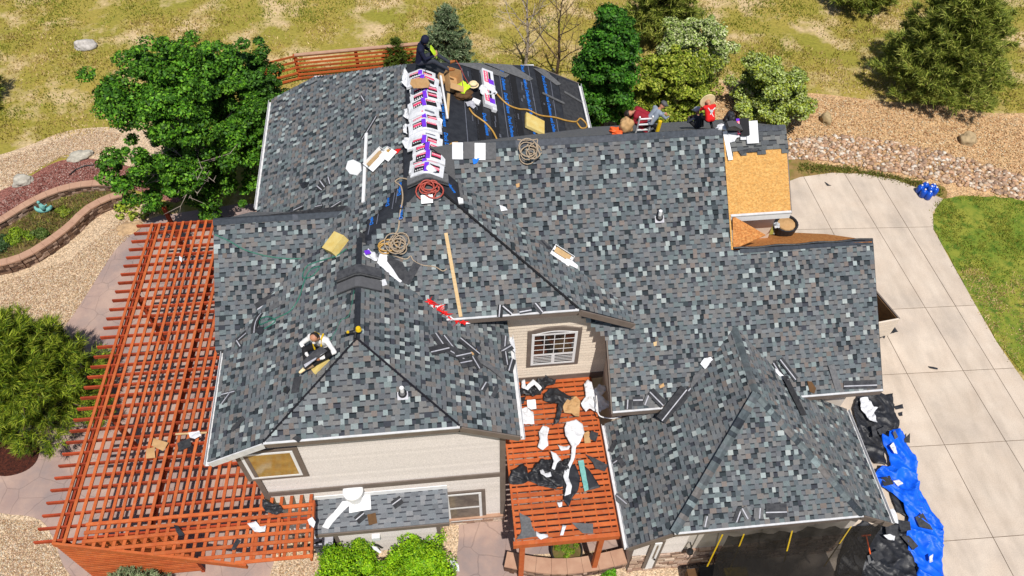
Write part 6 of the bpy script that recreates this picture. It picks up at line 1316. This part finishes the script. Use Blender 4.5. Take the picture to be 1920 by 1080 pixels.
for i,px in enumerate(([(757,138),(764,132),(770,150),(764,166),(757,160)],[(816,180),(824,184),(822,200),(814,198)],[(760,206),(768,204),(768,226),(760,222)],[(818,226),(826,232),(824,246),(816,242)],[(760,262),(770,258),(774,282),(762,280)],[(812,300),(826,304),(828,318),(814,316)],[(790,318),(812,314),(824,322),(800,326)],[(758,238),(768,236),(766,254),(758,252)])):
    scrap('wrapper_scrap',['top left','upper right','middle left','middle right','lower left','lower right','bottom','central left'][i]+' torn white wrapper tucked beside the row of bundles on the ridge','plastic wrap',px,'Aw' if px[0][0]<800 else 'Ae','paper',amp=.2,h=.06)

# ------------------------------------------------------------------ people
def person(label,origin,head_,J,zones,rot=0,scale=1.0,hat=None,hood=None,face=True,vox=.016):
    """J: joints (local x right, y forward, z up). zones: colours per body zone"""
    V=[];Fc=[];seg=[]
    def cap(a,b_,ra,rb,zone,wx=1.0):
        a=Vector(a);b_=Vector(b_); m_=MB(); d=(b_-a); L_=max(d.length,1e-4); d.normalize(); pts=[];rs=[]
        for t in (-1,-.8,-.45): pts.append(a+d*ra*t); rs.append(ra*math.sqrt(max(.002,1-t*t)))
        for t in (0,.25,.5,.75,1): pts.append(a+d*L_*t); rs.append(ra+(rb-ra)*t)
        for t in (.45,.8,1): pts.append(b_+d*rb*t); rs.append(rb*math.sqrt(max(.002,1-t*t)))
        m_.tube(pts,rs,12); o=len(V); V.extend(m_.V); Fc.extend([tuple(i+o for i in f) for f in m_.F]); seg.append((a,b_,max(ra,rb),zone))
    j={k:Vector(v) for k,v in J.items()}
    sx=(j['shR']-j['shL']).normalized()
    for s_ in (-1,1): cap(j['pelvis']+sx*.075*s_,j['chest']+sx*.085*s_,.115,.125,'top'); cap(j['pelvis']+sx*.08*s_-Vector((0,0,.02)),j['pelvis']+sx*.07*s_,.12,.12,'pants')
    cap(j['shL'],j['shR'],.085,.085,'top'); cap(j['chest'],j['neck'],.07,.055,'top' if hood else 'skin'); cap(j['neck'],j['head'],.055,.06,'skin')
    hd=(j['head']-j['neck']).normalized(); fd=Vector(j['face']).normalized()
    cap(j['head'],j['head']+hd*.09,.095,.10,'hoodz' if hood else 'skin'); cap(j['head']+fd*.03,j['head']+fd*.045+hd*-.03,.075,.06,'skin')
    cap(j['head']+fd*.095+hd*.02,j['head']+fd*.12+hd*.0,.018,.016,'skin')
    for s_ in (-1,1): e=sx*s_*.098+hd*.03; cap(j['head']+e,j['head']+e+hd*.03,.02,.02,'hoodz' if hood else 'skin')
    for s_ in 'LR':
        cap(j['sh'+s_],j['el'+s_],.068,.052,'sleeve'); cap(j['el'+s_],j['ha'+s_],.05,.034,'sleeve' if zones.get('long',1) else 'skin')
        h=j['ha'+s_]; d=(h-j['el'+s_]).normalized(); lat=d.cross(fd if abs(d.dot(fd))<.9 else Vector((0,0,1))).normalized(); pn=lat.cross(d)
        cap(h+d*.02,h+d*.075,.034,.036,'hand')
        for k,(o_,l_) in enumerate(((-.03,.065),(-.01,.08),(.01,.075),(.03,.06))):
            p0=h+d*.085+lat*o_; p1=p0+d*l_*.55+lat*o_*.1-pn*.01; cap(p0,p1,.0115,.011,'hand'); cap(p1,p1+d*l_*.3-pn*l_*.45,.011,.0095,'hand')
        p0=h+d*.03+lat*.034; p1=p0+lat*.03+d*.03; cap(p0,p1,.014,.012,'hand'); cap(p1,p1+d*.03-pn*.012,.012,.01,'hand')
        cap(j['hip'+s_],j['kn'+s_],.10,.068,'pants'); cap(j['kn'+s_],j['an'+s_],.066,.045,'pants')
        a=j['an'+s_]; t=j['to'+s_]; cap(a,a+(t-a)*.25,.05,.05,'shoe'+s_); cap(a+(t-a)*.2-Vector((0,0,.02)),t,.05,.04,'shoe'+s_)
    me=mesh(V,Fc); o=bpy.data.objects.new('tmp',me); COL.objects.link(o); md=o.modifiers.new('r','REMESH'); md.mode='VOXEL'; md.voxel_size=vox; md.use_smooth_shade=True
    sm=o.modifiers.new('s','SMOOTH'); sm.factor=.5; sm.iterations=3
    dg=bpy.context.evaluated_depsgraph_get(); m2=bpy.data.meshes.new_from_object(o.evaluated_get(dg)); bpy.data.objects.remove(o)
    zn=[]; mats=[]; names=[]
    for z in ('top','sleeve','pants','skin','hand','shoeL','shoeR','hoodz'):
        names.append(z); mats.append(M[zones.get(z,{'sleeve':zones.get('top'),'hand':'skin','skin':'skin','hoodz':zones.get('top'),'shoeR':zones.get('shoeL','boot'),'shoeL':'boot','pants':'cloth_black'}.get(z))])
    m2.materials.clear()
    for m_ in mats: m2.materials.append(m_)
    A=np.array([tuple(s_[0]) for s_ in seg]);B=np.array([tuple(s_[1]) for s_ in seg]);Rr=np.array([s_[2] for s_ in seg]); Z=np.array([names.index(s_[3]) for s_ in seg])
    nP=len(m2.polygons); ctr=np.empty(nP*3,np.float32); m2.polygons.foreach_get('center',ctr); ctr=ctr.reshape(-1,3)
    D=B-A; LL=(D*D).sum(1)+1e-9; t=np.clip(((ctr[:,None]-A)*D).sum(2)/LL,0,1); dist=np.linalg.norm(ctr[:,None]-(A+t[...,None]*D),axis=2)-Rr
    m2.polygons.foreach_set('material_index',Z[dist.argmin(1)].astype(np.int32)); m2.polygons.foreach_set('use_smooth',[True]*nP)
    X=Matrix.Translation(Vector(origin))@Matrix.Rotation(rot,4,'Z')@Matrix.Scale(scale,4)
    m2.transform(X); T=empty('person',Vector(origin),label,'person'); link('body',m2,None,T)
    def loc(p): return X@Vector(p)
    Hc=j['head']; 
    if face:
        for s_ in (-1,1):
            p=loc(Hc+fd*.088+sx*.033*s_+hd*.045); b=MB(); b.lathe(p,[(.002,-.011),(.009,-.006),(.011,0),(.009,.006),(.002,.011)],8); b.build('eye',M['cloth_black'],T)
        p0=loc(Hc+fd*.102+sx*-.022-hd*.03); p1=loc(Hc+fd*.102+sx*.022-hd*.03); b=MB(); b.tube([p0,p1],.006,5); b.build('mouth',M['cloth_maroon'],T)
    up=(X.to_3x3()@hd).normalized(); c=loc(Hc+hd*.075-fd*.02)
    if hat=='hair': b=MB(); b.lathe(c,[(.108,-.06),(.118,.0),(.108,.05),(.07,.095),(.01,.115)],16,axis=up); b.build('hair',M['hair'],T,smooth=True)
    elif hat in('cap','capgrey'):
        b=MB(); b.lathe(c,[(.115,-.01),(.118,.04),(.095,.09),(.01,.12)],16,axis=up); b.build('cap',M['grey' if hat=='cap' else 'tape'],T,smooth=True)
        f_=(X.to_3x3()@fd).normalized(); l_=up.cross(f_); q=c+f_*.1; b=MB(); b.prism([q-l_*.08,q+l_*.08,q+l_*.06+f_*.09,q-l_*.06+f_*.09],up*.012); b.build('brim',M['grey' if hat=='cap' else 'tape'],T)
    elif hat=='straw':
        b=MB(); b.lathe(c,[(.24,.0),(.25,.012),(.13,.03),(.12,.11),(.02,.13)],22,axis=up); b.build('hat',M['straw'],T)
    elif hood:
        b=MB(); b.lathe(c,[(.125,-.11),(.135,-.03),(.12,.05),(.08,.10),(.01,.12)],16,axis=(up-(X.to_3x3()@fd).normalized()*.35)); b.build('hood',M[zones['top']],T,smooth=True)
    return T,loc
# seated worker in white
SIT=dict(pelvis=(0,0,.13),chest=(0,.10,.50),neck=(0,.16,.64),head=(0,.22,.74),face=(0,1,-.55),shL=(-.19,.12,.56),shR=(.19,.12,.56),elL=(-.42,.26,.36),elR=(.42,.24,.36),haL=(-.16,.46,.30),haR=(.18,.46,.28),
 hipL=(-.1,.02,.12),hipR=(.1,.02,.12),knL=(-.30,.36,.34),knR=(.29,.36,.32),anL=(.02,.52,.08),anR=(.20,.62,.03),toL=(.16,.64,.02),toR=(.30,.76,-.03))
o=hit(609,652,'Dw',.03)
T,loc=person('worker in white hoodie and yellow harness sitting on the left wing slope',o,None,SIT,{'top':'cloth_white','pants':'cloth_black','shoeL':'cloth_camo','shoeR':'straw'},rot=math.radians(160),hat='hair',scale=1.12)
for s_ in (-1,1):
    b=MB(); b.tube([loc((s_*.08,.27,.30)),loc((s_*.10,.235,.48)),loc((s_*.11,.18,.66)),loc((s_*.10,.04,.66)),loc((s_*.05,-.03,.5))],.024,6); b.build('harness_strap',M['yellow'],T)
b=MB(); b.tube([loc((-.10,.25,.42)),loc((.10,.25,.42))],.02,6); b.build('chest_strap',M['cloth_black'],T)
b=MB(); b.lathe(loc((0,.31,.70)),[(.02,0),(.05,.03),(.02,.06)],10,axis=(loc((0,1,-.5))-loc((0,0,0)))); b.build('face_mask',M['cloth_white'],T)
b=MB(); P=[loc((-.26,.30,.47)),loc((-.05,.44,.40)),loc((.12,.55,.30)),loc((.22,.62,.16))]
b.prism([loc(p) for p in ((-.30,.34,.475),(-.16,.52,.44),(.14,.80,.22),(.26,.64,.22),(.06,.42,.40),(-.10,.26,.46))],(0,0,.012)); tag(b.build('shingle_piece',M['strip'],None),'charcoal shingle held across the lap of the seated white hooded worker','shingle')
b=MB(); b.prism([loc(p) for p in ((-.27,.40,.50),(-.22,.47,.495),(.10,.78,.285),(.16,.72,.29))],(0,0,.006)); b.build('release_tape',M['tape'],bpy.data.objects['shingle_piece'])
crate('ochre foam knee pad under the boots of the seated white hooded worker',602,684,'Dw',.26,.13,.08,.5,'foam',name='knee_pad',cat='knee pad',open_=False)
# hooded worker on the rear ridge
SIT2=dict(pelvis=(0,0,.14),chest=(0,.08,.55),neck=(0,.14,.70),head=(0,.20,.79),face=(0,1,-.8),shL=(-.19,.10,.60),shR=(.19,.10,.60),elL=(-.27,.20,.34),elR=(.27,.22,.36),haL=(-.14,.42,.34),haR=(.12,.44,.36),
 hipL=(-.1,.02,.12),hipR=(.1,.02,.12),knL=(-.16,.46,.26),knR=(.16,.45,.22),anL=(-.12,.86,.0),anR=(.15,.86,-.06),toL=(-.14,1.02,.02),toR=(.18,1.03,-.04))
o=onpl(787,119,(10.2,0,0)); T,loc=person('worker in navy hood and brown boots sitting on the rear ridge',o,None,SIT2,{'top':'cloth_navy','pants':'cloth_darkgrey','shoeL':'boot'},rot=math.radians(-98),hood=True,scale=1.1)
b=MB(); P=[loc(p) for p in ((-.12,.34,.55),(.10,.36,.58),(.14,.46,.42),(.06,.52,.24),(-.10,.50,.28))]; b.prism(P,(.03,0,.03)); tag(b.build('safety_vest',M['hi_vis'],None),'bright yellow green vest held by the navy hooded worker','vest')
# workers behind the main ridge
def onback(px,dY): 
    Y=8.036+dY; z=10.24-.787*dY; d=ray(px,0); 
    # x for given px at that point (iterate)
    x=onpl(px,235,(z,0,0)).x
    for _ in range(6):
        p=Vector((x,Y,z))-CP; sxp=960+F*p.dot(RT)/p.dot(fwd); x+=(px-sxp)/60
    return Vector((x,Y,z))
BEND=dict(pelvis=(0,0,.56),chest=(0,.36,.72),neck=(0,.50,.70),head=(0,.60,.64),face=(0,.5,-.85),shL=(-.19,.40,.70),shR=(.19,.40,.70),elL=(-.26,.48,.42),elR=(.26,.48,.42),haL=(-.16,.62,.22),haR=(.14,.62,.24),
 hipL=(-.1,0,.54),hipR=(.1,0,.54),knL=(-.18,.34,.42),knR=(.18,.34,.42),anL=(-.16,-.02,.08),anR=(.16,.0,.08),toL=(-.17,.16,.03),toR=(.17,.18,.03))
person('worker in maroon bending down behind the middle ridge beside the tall green tree',onback(1212,.75),None,BEND,{'top':'cloth_maroon','pants':'cloth_maroon','shoeL':'boot'},rot=math.radians(75),hat='hair',face=False)
KN=dict(pelvis=(0,0,.50),chest=(0,.26,.84),neck=(0,.36,.96),head=(0,.44,1.03),face=(0,1,-.5),shL=(-.19,.28,.88),shR=(.19,.28,.88),elL=(-.26,.44,.64),elR=(.26,.48,.66),haL=(-.12,.66,.54),haR=(.14,.68,.56),
 hipL=(-.1,0,.48),hipR=(.1,0,.48),knL=(-.17,.34,.34),knR=(.17,.30,.20),anL=(-.16,.16,.04),anR=(.16,-.10,.06),toL=(-.17,.34,.02),toR=(.17,.04,.02))
person('worker in grey shirt and cap leaning right behind the middle ridge',onback(1214,.6),None,KN,{'top':'cloth_grey','pants':'cloth_black','shoeL':'cloth_black'},rot=math.radians(-70),hat='cap',scale=.86)
KB=dict(KN); KB.update(head=(0,.46,.96),face=(0,1,-.6))
person('worker in red shirt and straw hat kneeling behind the ridge',onback(1327,.45),None,KB,{'top':'cloth_red','pants':'cloth_black','shoeL':'cloth_black'},rot=math.radians(8),hat='straw',scale=.78,face=False)
T2=bpy.data.objects['person.004'] if 'person.004' in bpy.data.objects else None
c=onback(1327,.45)
if T2:
    q=lambda x,y,z:c+Vector((x,y,z))*.78
    for s_ in (-1,1): b=MB(); b.tube([q(s_*.14,.14,.94),q(s_*.04,.10,.82),q(-s_*.10,-.02,.62)],.016,5); b.build('harness_strap',M['white'],T2)
    b=MB(); b.lathe(q(0,.08,.82),[(.05,-.02),(.05,.02)],10,axis=(0,-1,.8)); b.build('harness_ring',M['tape'],T2)
person('worker in a pale grey cap half hidden left of the red shirted one',onback(1308,1.0),None,SIT,{'top':'cloth_darkgrey','pants':'cloth_black','shoeL':'cloth_black'},rot=math.radians(30),hat='capgrey',scale=.74,face=False)
p=onback(1165,.45); T=empty('gear_heap',p,'tan sack and orange safety vest heaped behind the ridge beside the maroon worker','bag'); blob(p+Vector((.12,0,.3)),.22,.2,.3,'card','sack',T,3); blob(p+Vector((-.18,-.05,.14)),.2,.16,.11,'orange','vest',T,9,.7)
p=onback(1210,.3); T=empty('ladder',p+Vector((0,.2,-.2)),'white ladder top showing behind the ridge between the maroon and grey workers','ladder')
for s_ in (-.2,.2): b=MB(); b.bar(p+Vector((s_-.02,.35,-.5)),p+Vector((s_-.02,.1,.55)),.04,.06); b.build('side_rail',M['white'],T)
for k in range(4): t=k/3; a=p+Vector((-.2,.35,-.4)).lerp(Vector((-.2,.12,.45)),t); b=MB(); b.bar(a,a+Vector((.38,0,0)),.035,.035); b.build('rung',M['white'],T)
p=onback(1252-20,.1); b=MB(); b.tube([onback(1232,.12)+Vector((0,0,.05)),onback(1234,.12)+Vector((0,0,.45))],.06,10); tag(b.build('gas_cylinder',M['yellow'],None),'pale yellow cylinder standing behind the ridge beside the grey shirted worker','cylinder')
c=onback(1362,.15); T=empty('tool_bag',c,'black tool bag with white straps left of the folded grey felt','bag'); blob(c+Vector((0,0,.35)),.16,.16,.26,'blackshiny','bag',T,11,.4); blob(c+Vector((-.1,-.1,.12)),.22,.12,.12,'paper','rag',T,13,.5)
# last bits: valley litter
scrap('underlay_scrap','black printed underlay scrap lying up the valley from the white carton','felt',[(1006,450),(1020,450),(1040,470),(1034,478),(1018,466)],'Bf','black',amp=.06,h=.08)
scrap('paper_scrap','torn white paper trailing down the valley below the white carton','paper',[(1062,484),(1072,488),(1084,498),(1082,504),(1070,498),(1060,490)],'Bf','paper',amp=.06,h=.1)
scrap('paper_scrap','small white paper curl higher up the valley','paper',[(936,384),(948,388),(952,394),(940,396)],'Bf','paper',amp=.05,h=.08)
scrap('shingle_scrap','grey shingle bits caught in the valley left of the garage roof','shingle scrap',[(1300,706),(1316,690),(1322,694),(1304,720),(1292,730)],'Bf','strip2',amp=.04,h=.06)
scrap('shingle_scrap','dark scrap at the left hip foot above the gutter','shingle scrap',[(548,822),(556,816),(566,822),(560,830)],'Df','strip',amp=.05,h=.04)
scrap('shingle_scrap','grey bits strewn along the front left eave','shingle scrap',[(584,800),(604,796),(612,806),(640,804),(640,812),(596,816)],'Df','strip2',amp=.05,h=.04)
scrap('wrapper_scrap','red tipped glove beside the small white nail box','glove',[(736,284),(744,280),(752,279),(746,287),(738,290)],'Aw','red_plastic',amp=.05,h=.05)
